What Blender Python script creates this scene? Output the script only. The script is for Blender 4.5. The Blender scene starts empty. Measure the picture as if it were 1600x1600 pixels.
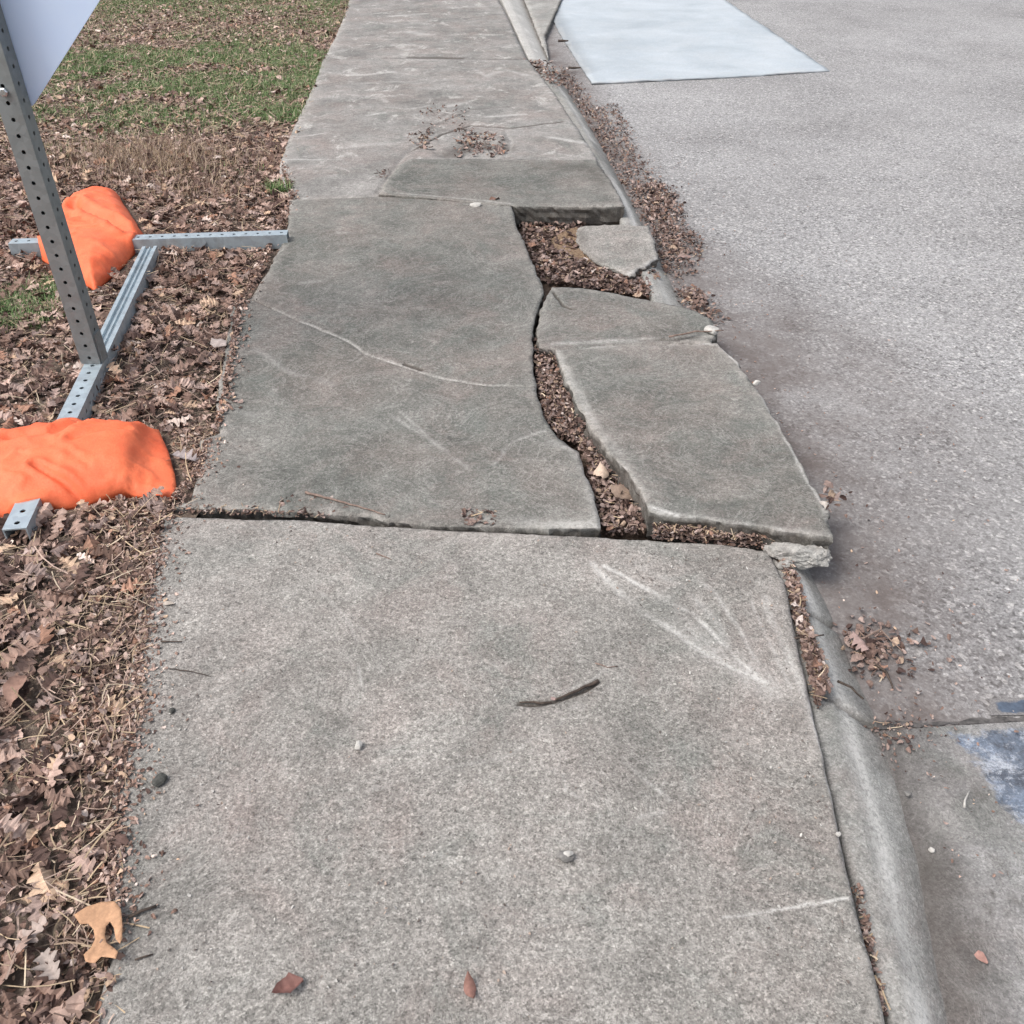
import bpy, math, random
import numpy as np
from mathutils import Vector, Matrix
from mathutils.geometry import delaunay_2d_cdt
from mathutils import noise as mnoise

random.seed(7)
RNG = np.random.default_rng(11)
R = math.radians
scene = bpy.context.scene
COL = scene.collection

# ------------------------------------------------------------------ camera, sky, sun, exposure
CAM_H, PITCH, FPX = 1.45, R(37.4), 1400.0
cam = bpy.data.cameras.new('camera')
cam.sensor_width = 36.0
cam.lens = FPX / 1600.0 * 36.0
cam.clip_start = 0.02
cam.clip_end = 2000
camo = bpy.data.objects.new('camera', cam)
camo.location = (0, 0, CAM_H)
camo.rotation_euler = (math.pi / 2 - PITCH, 0, 0)
COL.objects.link(camo)
scene.camera = camo

SUN_EL, SUN_AZ = R(56), R(-116)          # azimuth from +Y towards +X
world = bpy.data.worlds.new('World')
scene.world = world
world.use_nodes = True
wt = world.node_tree
wt.nodes.clear()
sky = wt.nodes.new('ShaderNodeTexSky')
sky.sky_type = 'NISHITA'
sky.sun_disc = False
sky.sun_elevation = SUN_EL
sky.sun_rotation = SUN_AZ
sky.air_density = 1.0
sky.dust_density = 4.0
sky.ozone_density = 1.0
hs = wt.nodes.new('ShaderNodeHueSaturation')
hs.inputs['Saturation'].default_value = 0.42
bg = wt.nodes.new('ShaderNodeBackground')
bg.inputs['Strength'].default_value = 0.15
wo = wt.nodes.new('ShaderNodeOutputWorld')
wt.links.new(sky.outputs[0], hs.inputs['Color'])
wt.links.new(hs.outputs[0], bg.inputs[0])
wt.links.new(bg.outputs[0], wo.inputs[0])

sun = bpy.data.lights.new('sun', 'SUN')
sun.energy = 1.25
sun.angle = R(24)
sun.color = (1.0, 0.95, 0.90)
suno = bpy.data.objects.new('sun', sun)
sd = Vector((math.sin(SUN_AZ) * math.cos(SUN_EL), math.cos(SUN_AZ) * math.cos(SUN_EL), math.sin(SUN_EL)))
suno.rotation_euler = sd.to_track_quat('Z', 'Y').to_euler()
suno.location = (0, 0, 8)
COL.objects.link(suno)

scene.view_settings.view_transform = 'Standard'
scene.view_settings.look = 'None'
scene.view_settings.exposure = 0.56
scene.view_settings.gamma = 1.0

# ------------------------------------------------------------------ maths helpers
CT, ST = math.cos(PITCH), math.sin(PITCH)

def G(px, py, z=0.0):
    """point of the place seen at photograph position px, py on the level z"""
    a = (px - 800.0) / FPX
    b = (800.0 - py) / FPX
    d = (a, CT + b * ST, -ST + b * CT)
    t = (z - CAM_H) / d[2]
    return (d[0] * t, d[1] * t)

def GW(pts, z=0.0):
    return [G(p[0], p[1], p[2] if len(p) > 2 else (z(p[0], p[1]) if callable(z) else z)) for p in pts]

def _hash(ix, iy, seed):
    h = (ix.astype(np.int64) * 374761393 + iy.astype(np.int64) * 668265263 + seed * 974634777) & 0xFFFFFFFF
    h = ((h ^ (h >> 13)) * 1274126177) & 0xFFFFFFFF
    h = h ^ (h >> 16)
    return (h & 0xFFFFFF) / float(0xFFFFFF)

def vnoise(x, y, scale, seed=0):
    x = np.asarray(x, float) * scale + 137.3
    y = np.asarray(y, float) * scale + 91.7
    ix = np.floor(x); iy = np.floor(y)
    fx = x - ix; fy = y - iy
    fx = fx * fx * (3 - 2 * fx); fy = fy * fy * (3 - 2 * fy)
    a = _hash(ix, iy, seed); b = _hash(ix + 1, iy, seed)
    c = _hash(ix, iy + 1, seed); d = _hash(ix + 1, iy + 1, seed)
    return ((a * (1 - fx) + b * fx) * (1 - fy) + (c * (1 - fx) + d * fx) * fy) * 2 - 1

def fbm(x, y, scale, seed=0, octs=4):
    s = 0; a = 1.0; t = 0
    for k in range(octs):
        s = s + a * vnoise(x, y, scale * 2 ** k, seed + k * 17)
        t += a; a *= 0.5
    return s / t

def seg_dist(P, A, B):
    A = np.array(A); B = np.array(B)
    d = B - A
    L = max(1e-12, (d * d).sum())
    t = np.clip(((P - A) @ d) / L, 0, 1)
    q = A + t[:, None] * d
    return np.hypot(P[:, 0] - q[:, 0], P[:, 1] - q[:, 1])

def poly_dist(P, poly, closed=True):
    n = len(poly)
    D = np.full(len(P), 1e9)
    for i in range(n if closed else n - 1):
        D = np.minimum(D, seg_dist(P, poly[i], poly[(i + 1) % n]))
    return D

def inside(P, poly):
    x, y = P[:, 0], P[:, 1]
    c = np.zeros(len(P), bool)
    n = len(poly)
    j = n - 1
    for i in range(n):
        xi, yi = poly[i]; xj, yj = poly[j]
        if yi != yj:
            m = ((yi > y) != (yj > y)) & (x < (xj - xi) * (y - yi) / (yj - yi) + xi)
            c ^= m
        j = i
    return c

def densify(poly, step, closed=True):
    out = []
    n = len(poly)
    for i in range(n if closed else n - 1):
        a = poly[i]; b = poly[(i + 1) % n]
        L = math.hypot(b[0] - a[0], b[1] - a[1])
        k = max(1, int(L / step))
        for j in range(k):
            t = j / k
            out.append((a[0] + (b[0] - a[0]) * t, a[1] + (b[1] - a[1]) * t))
    if not closed:
        out.append(tuple(poly[-1]))
    return out

def area(poly):
    return 0.5 * sum(poly[i][0] * poly[(i + 1) % len(poly)][1] - poly[(i + 1) % len(poly)][0] * poly[i][1] for i in range(len(poly)))

# ------------------------------------------------------------------ object helpers
def mesh_obj(name, verts, faces, mat=None, parent=None, loc=(0, 0, 0), smooth=False, colors=None, fmask=None):
    me = bpy.data.meshes.new(name)
    v = np.asarray(verts, dtype=float)
    if loc != (0, 0, 0):
        v = v - np.array(loc)
    me.from_pydata(v.tolist(), [], faces if isinstance(faces, list) else faces.tolist())
    me.update()
    if colors is not None:
        ca = me.color_attributes.new('mk', 'FLOAT_COLOR', 'POINT')
        c = np.ones((len(v), 4)); c[:, :colors.shape[1]] = colors
        ca.data.foreach_set('color', c.ravel())
    if smooth:
        me.polygons.foreach_set('use_smooth', [True] * len(me.polygons))
    if mat is not None:
        for m in (mat if isinstance(mat, (list, tuple)) else [mat]):
            me.materials.append(m)
    if fmask is not None:
        me.polygons.foreach_set('material_index', [int(q) for q in fmask])
    o = bpy.data.objects.new(name, me)
    COL.objects.link(o)
    if parent is not None:
        o.parent = parent
    else:
        o.location = loc
    return o

def tag(o, label, cat, group=None):
    o['label'] = label
    o['category'] = cat
    if group:
        o['group'] = group
    return o

def kind(o, k, label=None, cat=None):
    o['kind'] = k
    if label:
        o['label'] = label
    if cat:
        o['category'] = cat
    return o

def empty(name, loc, label, cat, group=None):
    o = bpy.data.objects.new(name, None)
    o.location = loc
    o.empty_display_size = 0.05
    COL.objects.link(o)
    return tag(o, label, cat, group)

# ------------------------------------------------------------------ materials
class NT:
    def __init__(self, name):
        self.m = bpy.data.materials.new(name)
        self.m.use_nodes = True
        self.t = self.m.node_tree
        self.t.nodes.clear()
        self.out = self.t.nodes.new('ShaderNodeOutputMaterial')
        self.b = self.t.nodes.new('ShaderNodeBsdfPrincipled')
        self.t.links.new(self.b.outputs[0], self.out.inputs[0])
        self.pos = self.t.nodes.new('ShaderNodeNewGeometry').outputs['Position']
    def n(self, typ, **kw):
        nd = self.t.nodes.new(typ)
        for k, v in kw.items():
            setattr(nd, k, v)
        return nd
    def link(self, a, b):
        self.t.links.new(a, b)
    def noise(self, scale, detail=4, rough=0.55, vec=None, dist=0.0):
        nd = self.n('ShaderNodeTexNoise')
        nd.inputs['Scale'].default_value = scale
        nd.inputs['Detail'].default_value = detail
        nd.inputs['Roughness'].default_value = rough
        nd.inputs['Distortion'].default_value = dist
        self.link(vec or self.pos, nd.inputs['Vector'])
        return nd.outputs['Fac']
    def voro(self, scale, out='Distance', vec=None, feature='F1'):
        nd = self.n('ShaderNodeTexVoronoi', feature=feature)
        nd.inputs['Scale'].default_value = scale
        self.link(vec or self.pos, nd.inputs['Vector'])
        return nd.outputs[out]
    def ramp(self, fac, stops, interp='LINEAR'):
        nd = self.n('ShaderNodeValToRGB')
        nd.color_ramp.interpolation = interp
        e = nd.color_ramp.elements
        while len(e) < len(stops):
            e.new(0.5)
        for el, (p, c) in zip(e, stops):
            el.position = p
            el.color = (c[0], c[1], c[2], 1) if hasattr(c, '__len__') else (c, c, c, 1)
        self.link(fac, nd.inputs[0])
        return nd.outputs[0]
    def mix(self, fac, a, b, blend='MIX'):
        nd = self.n('ShaderNodeMix', data_type='RGBA', blend_type=blend)
        nd.clamp_factor = True
        for s, v in ((nd.inputs[0], fac), (nd.inputs[6], a), (nd.inputs[7], b)):
            if isinstance(v, (int, float)):
                s.default_value = v
            elif isinstance(v, tuple):
                s.default_value = (v[0], v[1], v[2], 1)
            else:
                self.link(v, s)
        return nd.outputs[2]
    def math(self, op, a, b=None):
        nd = self.n('ShaderNodeMath', operation=op)
        for s, v in zip(nd.inputs, (a, b)):
            if v is None:
                continue
            if isinstance(v, (int, float)):
                s.default_value = v
            else:
                self.link(v, s)
        return nd.outputs[0]
    def attr(self, name='mk'):
        nd = self.n('ShaderNodeAttribute', attribute_name=name)
        sp = self.n('ShaderNodeSeparateColor')
        self.link(nd.outputs['Color'], sp.inputs[0])
        return nd.outputs['Color'], sp.outputs[0], sp.outputs[1], sp.outputs[2]
    def bump(self, h, strength=0.5, dist=0.004, prev=None):
        nd = self.n('ShaderNodeBump')
        nd.inputs['Strength'].default_value = strength
        nd.inputs['Distance'].default_value = dist
        self.link(h, nd.inputs['Height'])
        if prev is not None:
            self.link(prev, nd.inputs['Normal'])
        return nd.outputs[0]
    def finish(self, color, rough=0.85, normal=None, spec=0.3, metal=0.0):
        if isinstance(color, tuple):
            self.b.inputs['Base Color'].default_value = (*color, 1)
        else:
            self.link(color, self.b.inputs['Base Color'])
        if isinstance(rough, (int, float)):
            self.b.inputs['Roughness'].default_value = rough
        else:
            self.link(rough, self.b.inputs['Roughness'])
        self.b.inputs['Specular IOR Level'].default_value = spec
        self.b.inputs['Metallic'].default_value = metal
        if normal is not None:
            self.link(normal, self.b.inputs['Normal'])
        return self.m

def mat_concrete(name, dark, light, warm, speck=0.5, grain=190, offset=0.0, scab=0.62):
    N = NT(name)
    mp = N.n('ShaderNodeMapping')
    mp.inputs['Location'].default_value = (offset, offset * 0.7, 0)
    N.link(N.pos, mp.inputs[0])
    P = mp.outputs[0]
    big = N.noise(1.7, 5, 0.6, P, 0.4)
    mid = N.noise(7.0, 6, 0.65, P, 0.2)
    c = N.mix(N.ramp(big, [(0.36, 0.0), (0.62, 1.0)]), dark, light)
    c = N.mix(N.math('MULTIPLY', N.ramp(N.noise(2.6, 4, 0.6, P), [(0.45, 0.0), (0.7, 1.0)]), 0.65), c, warm)
    kk = 0.12 if name == 'new_concrete' else 1.0
    c = N.mix(0.42 * kk, c, N.ramp(mid, [(0.3, 0.26), (0.5, 0.5), (0.70, 0.76)]), 'OVERLAY')
    c = N.mix(0.26 * kk, c, N.ramp(N.noise(46, 5, 0.7, P), [(0.32, 0.26), (0.5, 0.5), (0.68, 0.78)]), 'OVERLAY')
    # pinkish earth stains and pale worn scabs
    st = N.ramp(N.noise(3.3, 6, 0.72, P, 0.8), [(0.50, 0.0), (0.66, 1.0)])
    c = N.mix(N.math('MULTIPLY', st, 0.34 * kk), c, (0.27, 0.215, 0.195))
    mo = N.ramp(N.noise(4.1, 5, 0.7, P, 1.0), [(0.34, 1.0), (0.47, 0.0)])
    c = N.mix(N.math('MULTIPLY', mo, 0.50 * kk), c, (0.155, 0.165, 0.150))
    mp2 = N.n('ShaderNodeMapping')
    mp2.inputs['Scale'].default_value = (1.0, 0.75, 1.0)
    N.link(P, mp2.inputs[0])
    sc = N.ramp(N.noise(5.5, 8, 0.78, mp2.outputs[0], 0.6), [(scab, 0.0), (scab + 0.09, 1.0)])
    c = N.mix(N.math('MULTIPLY', sc, 0.70 if name == 'far_concrete' else 0.42), c, (0.50, 0.485, 0.455))
    # dirty blotches
    bl = N.ramp(N.noise(23, 5, 0.7, P), [(0.42, 0.0), (0.62, 1.0)])
    c = N.mix(N.math('MULTIPLY', bl, 0.16 * kk), c, (0.11, 0.105, 0.095))
    # grains
    g = N.noise(grain, 3, 0.6, P)
    c = N.mix(speck * 0.5, c, N.ramp(g, [(0.30, 0.18), (0.5, 0.5), (0.68, 0.88)]), 'OVERLAY')
    for vs, am in ((330, 0.50), (150, 0.28)):
        spx = N.n('ShaderNodeSeparateColor'); N.link(N.voro(vs, 'Color', P), spx.inputs[0])
        c = N.mix(am * speck * 1.5 * kk, c, N.ramp(spx.outputs[0], [(0.0, 0.12), (0.25, 0.42), (0.75, 0.58), (1.0, 0.92)]), 'OVERLAY')
    g2 = N.noise(grain * 0.42, 2, 0.5, P)
    c = N.mix(speck * 0.35, c, N.ramp(g2, [(0.32, 0.16), (0.5, 0.5), (0.68, 0.86)]), 'OVERLAY')
    pv = N.ramp(N.voro(grain * 0.5, 'Distance', P), [(0.0, 1.0), (0.14, 0.0)])
    pm = N.ramp(N.noise(9, 3, 0.6, P), [(0.5, 0.0), (0.62, 1.0)])
    c = N.mix(N.math('MULTIPLY', N.math('MULTIPLY', pv, pm), 0.55), c, (0.08, 0.075, 0.072))
    streak = N.ramp(N.noise(5, 6, 0.75, P, 1.6), [(0.485, 0.0), (0.5, 1.0), (0.515, 0.0)])
    c = N.mix(N.math('MULTIPLY', streak, 0.26), c, (0.62, 0.60, 0.56))
    col, r, gch, b = N.attr()
    # b: worn rim, r: pale scrape / lime and painted brightening on the kerb roll, g: dirt
    n3 = N.ramp(N.noise(38, 4, 0.7, P), [(0.34, 0.25), (0.62, 1.0)])
    c = N.mix(N.math('MULTIPLY', b, N.math('MULTIPLY', N.ramp(N.noise(30, 6, 0.75), [(0.42, 0.08), (0.56, 1.0)]), 0.46)), c, (0.50, 0.47, 0.43))
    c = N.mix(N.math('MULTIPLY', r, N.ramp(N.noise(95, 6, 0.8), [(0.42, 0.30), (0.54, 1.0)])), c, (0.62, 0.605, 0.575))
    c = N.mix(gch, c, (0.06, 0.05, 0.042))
    if name == 'gutter_concrete':
        pc, pr, pg, pb = N.attr('paint')
        blue = N.mix(N.ramp(N.noise(9, 5, 0.7), [(0.40, 0.0), (0.58, 1.0)]), (0.060, 0.074, 0.10), (0.16, 0.20, 0.265))
        blue = N.mix(N.ramp(N.noise(17, 8, 0.85, None, 0.3), [(0.50, 0.0), (0.60, 0.8)]), blue, (0.46, 0.49, 0.54))
        blue = N.mix(0.6, blue, N.ramp(N.noise(170, 3, 0.7), [(0.3, 0.2), (0.7, 0.8)]), 'OVERLAY')
        m = N.ramp(N.math('ADD', N.math('MULTIPLY', N.noise(24, 6, 0.75), 0.7), N.math('MULTIPLY', pr, 0.45)), [(0.50, 0.0), (0.62, 1.0)])
        c = N.mix(N.math('MULTIPLY', N.math('MULTIPLY', m, N.ramp(pr, [(0.0, 0.0), (0.12, 1.0)])), 0.88), c, blue)
    nb = N.bump(N.noise(grain * 0.8, 3, 0.65, P), 0.55, 0.004)
    nb = N.bump(N.noise(20, 3, 0.5, P), 0.15, 0.008, nb)
    pit = N.ramp(N.voro(70, 'Distance', P), [(0.0, 0.0), (0.16, 1.0)])
    nb = N.bump(pit, 0.25, 0.003, nb)
    return N.finish(c, 0.88, nb, 0.25)

M = {}
M['slab'] = mat_concrete('weathered_concrete', (0.185, 0.177, 0.162), (0.298, 0.282, 0.260), (0.275, 0.243, 0.224), 0.70, 235)
M['slab_b'] = mat_concrete('mossy_concrete', (0.112, 0.115, 0.104), (0.192, 0.187, 0.171), (0.205, 0.175, 0.157), 0.52, 220, 3.1)
M['slab_c'] = mat_concrete('far_concrete', (0.165, 0.160, 0.150), (0.272, 0.260, 0.246), (0.26, 0.22, 0.20), 0.45, 110, 6.4, 0.545)
M['curb'] = mat_concrete('curb_concrete', (0.225, 0.223, 0.210), (0.33, 0.325, 0.305), (0.32, 0.305, 0.285), 0.45, 240, 1.2)
M['gutter'] = mat_concrete('gutter_concrete', (0.175, 0.170, 0.165), (0.275, 0.27, 0.265), (0.25, 0.225, 0.215), 0.45, 230, 9.2)
M['apron'] = mat_concrete('new_concrete', (0.36, 0.405, 0.44), (0.45, 0.495, 0.53), (0.43, 0.465, 0.49), 0.15, 120, 2.2, 0.9)

def mat_asphalt():
    N = NT('old_asphalt')
    P = N.pos
    big = N.noise(0.8, 5, 0.6)
    c = N.mix(N.ramp(big, [(0.36, 0.0), (0.64, 1.0)]), (0.232, 0.227, 0.225), (0.312, 0.308, 0.306))
    g = N.noise(135, 3, 0.7)
    c = N.mix(0.45, c, N.ramp(g, [(0.30, 0.14), (0.47, 0.44), (0.54, 0.56), (0.70, 0.9)]), 'OVERLAY')
    sp = N.n('ShaderNodeSeparateColor'); N.link(N.voro(95, 'Color'), sp.inputs[0])
    c = N.mix(N.math('MULTIPLY', N.ramp(sp.outputs[0], [(0.84, 0.0), (0.88, 1.0)]), 0.55), c, (0.075, 0.07, 0.07))
    c = N.mix(N.math('MULTIPLY', N.ramp(sp.outputs[1], [(0.86, 0.0), (0.9, 1.0)]), 0.45), c, (0.58, 0.56, 0.54))
    for vs, am in ((210, 0.45), (120, 0.40)):
        spx = N.n('ShaderNodeSeparateColor'); N.link(N.voro(vs, 'Color'), spx.inputs[0])
        c = N.mix(am, c, N.ramp(spx.outputs[0], [(0.0, 0.12), (0.25, 0.42), (0.75, 0.58), (1.0, 0.92)]), 'OVERLAY')
    col, r, gch, b = N.attr()
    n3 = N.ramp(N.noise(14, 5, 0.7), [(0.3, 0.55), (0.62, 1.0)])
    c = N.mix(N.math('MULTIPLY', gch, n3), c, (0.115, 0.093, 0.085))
    c = N.mix(N.math('MULTIPLY', r, 1.0), c, (0.035, 0.032, 0.03))
    nb = N.bump(g, 0.45, 0.004)
    wear = N.ramp(N.noise(2.3, 6, 0.7, None, 0.5), [(0.40, 0.0), (0.62, 1.0)])
    c = N.mix(N.math('MULTIPLY', wear, 0.22), c, (0.40, 0.39, 0.38))
    nb = N.bump(N.noise(9, 4, 0.6), 0.15, 0.01, nb)
    return N.finish(c, 0.9, nb, 0.25)
M['asphalt'] = mat_asphalt()

def mat_soil(name, a, b, c3):
    N = NT(name)
    c = N.mix(N.ramp(N.noise(6, 6, 0.7), [(0.35, 0.0), (0.65, 1.0)]), a, b)
    c = N.mix(N.ramp(N.noise(70, 4, 0.75), [(0.48, 0.0), (0.62, 1.0)]), c, c3)
    nb = N.bump(N.noise(60, 6, 0.75), 1.0, 0.02)
    return N.finish(c, 0.95, nb, 0.15)
M['soil'] = mat_soil('dark_soil', (0.075, 0.052, 0.042), (0.13, 0.095, 0.075), (0.20, 0.15, 0.115))
M['lawn'] = mat_soil('lawn_soil', (0.17, 0.125, 0.10), (0.27, 0.21, 0.17), (0.36, 0.29, 0.23))
def mat_far_lawn():
    N = NT('far_lawn')
    c = N.mix(N.ramp(N.noise(1.3, 6, 0.7), [(0.40, 0.0), (0.60, 1.0)]), (0.19, 0.145, 0.11), (0.10, 0.135, 0.055))
    c = N.mix(N.ramp(N.noise(24, 5, 0.75), [(0.46, 0.0), (0.60, 1.0)]), c, (0.20, 0.18, 0.11))
    return N.finish(c, 0.95, N.bump(N.noise(40, 6, 0.75), 1.0, 0.03), 0.15)
M['far_lawn'] = mat_far_lawn()
M['sand'] = mat_soil('tan_sand', (0.30, 0.21, 0.14), (0.38, 0.27, 0.18), (0.22, 0.14, 0.09))

def mat_attrcol(name, rough=0.8, trans=0.0, spec=0.25, veins=True):
    N = NT(name)
    col, r, g, b = N.attr()
    n = N.noise(120, 4, 0.7)
    c = N.mix(0.5, col, N.ramp(n, [(0.3, 0.30), (0.7, 0.68)]), 'OVERLAY')
    return N.finish(c, rough, N.bump(n, 0.4, 0.002), spec)
M['leaf'] = mat_attrcol('dry_leaf', 0.7)
M['grass'] = mat_attrcol('grass_blade', 0.6)

def mat_galv(name, base, rough=0.42):
    N = NT(name)
    sp = N.voro(55, 'Color')
    s = N.n('ShaderNodeSeparateColor'); N.link(sp, s.inputs[0])
    c = N.mix(0.4, base, N.ramp(s.outputs[0], [(0, 0.38), (1, 0.62)]), 'OVERLAY')
    c = N.mix(N.math('MULTIPLY', N.ramp(N.noise(16, 5, 0.7), [(0.5, 0), (0.7, 1)]), 0.35), c, (0.22, 0.20, 0.18))
    rg = N.ramp(N.noise(30, 4), [(0.3, rough - 0.07), (0.7, rough + 0.15)])
    return N.finish(c, rg, N.bump(N.noise(90, 3), 0.1, 0.002), 0.5, 0.45)
M['galv'] = mat_galv('galvanised_steel', (0.42, 0.49, 0.53))
M['post'] = mat_galv('dull_galvanised_steel', (0.24, 0.26, 0.26), 0.6)

def mat_cloth():
    N = NT('orange_vinyl_cloth')
    c = N.mix(N.ramp(N.noise(7, 5, 0.6), [(0.35, 0), (0.68, 1)]), (0.84, 0.145, 0.055), (0.90, 0.21, 0.09))
    c = N.mix(N.math('MULTIPLY', N.ramp(N.noise(22, 5, 0.7), [(0.5, 0), (0.75, 1)]), 0.22), c, (0.50, 0.13, 0.06))
    c = N.mix(N.math('MULTIPLY', N.ramp(N.noise(4.5, 8, 0.8, None, 0.6), [(0.52, 0), (0.68, 1)]), 0.25), c, (0.42, 0.16, 0.09))
    c = N.mix(0.25, c, N.ramp(N.noise(260, 2, 0.6), [(0.3, 0.3), (0.7, 0.7)]), 'OVERLAY')
    w1 = N.n('ShaderNodeTexWave'); w1.inputs['Scale'].default_value = 160; w1.inputs['Distortion'].default_value = 1.0
    N.link(N.pos, w1.inputs['Vector'])
    w2 = N.n('ShaderNodeTexWave'); w2.bands_direction = 'Y'; w2.inputs['Scale'].default_value = 160; w2.inputs['Distortion'].default_value = 1.0
    N.link(N.pos, w2.inputs['Vector'])
    nb = N.bump(N.math('ADD', w1.outputs['Fac'], w2.outputs['Fac']), 0.25, 0.001)
    nb = N.bump(N.noise(16, 5, 0.6), 0.4, 0.012, nb)
    return N.finish(c, 0.55, nb, 0.35)
M['cloth'] = mat_cloth()

def mat_plain(name, c1, c2, rough=0.6, metal=0.0, scale=12, bump=0.1):
    N = NT(name)
    n = N.noise(scale, 5, 0.65)
    c = N.mix(N.ramp(n, [(0.35, 0), (0.65, 1)]), c1, c2)
    return N.finish(c, rough, N.bump(n, bump, 0.003), 0.4, metal)
M['sign_back'] = mat_plain('sign_sheet_back', (0.62, 0.76, 1.0), (0.66, 0.79, 1.0), 0.38, 0.0, 3, 0.03)
M['sign_face'] = mat_plain('sign_sheet_face', (0.85, 0.28, 0.04), (0.88, 0.31, 0.05), 0.4, 0.0, 3, 0.03)
M['twig'] = mat_plain('twig_bark', (0.035, 0.027, 0.022), (0.10, 0.075, 0.06), 0.9, 0, 90, 0.6)
M['stick'] = mat_plain('dry_stick', (0.16, 0.11, 0.09), (0.30, 0.22, 0.18), 0.9, 0, 90, 0.6)
M['pebble_pale'] = mat_plain('pale_stone', (0.38, 0.365, 0.34), (0.56, 0.54, 0.50), 0.8, 0, 90, 0.5)
M['pebble_grey'] = mat_plain('grey_stone', (0.13, 0.125, 0.12), (0.24, 0.23, 0.215), 0.8, 0, 90, 0.5)
M['seed'] = mat_plain('dark_seed', (0.045, 0.045, 0.04), (0.09, 0.09, 0.08), 0.8, 0, 120, 0.5)
M['tar'] = mat_plain('joint_tar', (0.05, 0.047, 0.045), (0.13, 0.12, 0.115), 0.8, 0, 60, 0.6)
M['bolt'] = mat_plain('bright_bolt', (0.75, 0.78, 0.8), (0.6, 0.62, 0.65), 0.3, 0.9, 60, 0.1)

def mat_paint():
    """worn blue and white paint, the road showing through where it has gone"""
    N = NT('worn_blue_paint')
    P = N.pos
    road = N.mix(0.6, (0.20, 0.19, 0.185), N.ramp(N.noise(200, 3, 0.7), [(0.3, 0.15), (0.7, 0.85)]), 'OVERLAY')
    col, r, g, b = N.attr()
    nn = N.noise(26, 6, 0.75)
    blue = N.mix(N.ramp(N.noise(11, 5, 0.7), [(0.40, 0.0), (0.58, 1.0)]), (0.060, 0.074, 0.10), (0.11, 0.145, 0.20))
    blue = N.mix(N.math('MULTIPLY', b, N.ramp(N.noise(17, 6, 0.75, None, 0.8), [(0.42, 0.0), (0.56, 1.0)])), blue, (0.52, 0.55, 0.60))
    m = N.ramp(N.math('ADD', N.math('MULTIPLY', nn, 0.55), N.math('MULTIPLY', g, 0.62)), [(0.46, 0.0), (0.60, 1.0)])
    c = N.mix(m, road, blue)
    return N.finish(c, 0.7, N.bump(N.noise(110, 3, 0.7), 0.6, 0.004), 0.3)
M['paint'] = mat_paint()

# ------------------------------------------------------------------ sheets and slabs
def triangulate(boundary, spacing, extra=(), jitter=0.3, margin=0.6):
    B = np.array(boundary)
    x0, y0 = B.min(0); x1, y1 = B.max(0)
    gx, gy = np.meshgrid(np.arange(x0, x1, spacing), np.arange(y0, y1, spacing))
    P = np.stack([gx.ravel(), gy.ravel()], 1)
    P = P + RNG.uniform(-jitter, jitter, P.shape) * spacing
    P = P[inside(P, boundary)]
    if len(P):
        P = P[poly_dist(P, boundary) > spacing * margin]
    if len(extra):
        E = np.array(extra)
        E = E[inside(E, boundary)]
        E = E[poly_dist(E, boundary) > 0.003]
        if len(E):
            P = np.concatenate([P, E])
    nb = len(boundary)
    allv = [Vector(p) for p in boundary] + [Vector(p) for p in P.tolist()]
    res = delaunay_2d_cdt(allv, [], [list(range(nb))], 1, 1e-6)
    V = np.array([(v.x, v.y) for v in res[0]])
    F = [tuple(f) for f in res[2]]
    lookup = {}
    for i, src in enumerate(res[3]):
        for s in src:
            lookup[s] = i
    loop = [lookup[i] for i in range(nb) if i in lookup]
    return V, F, loop

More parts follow.
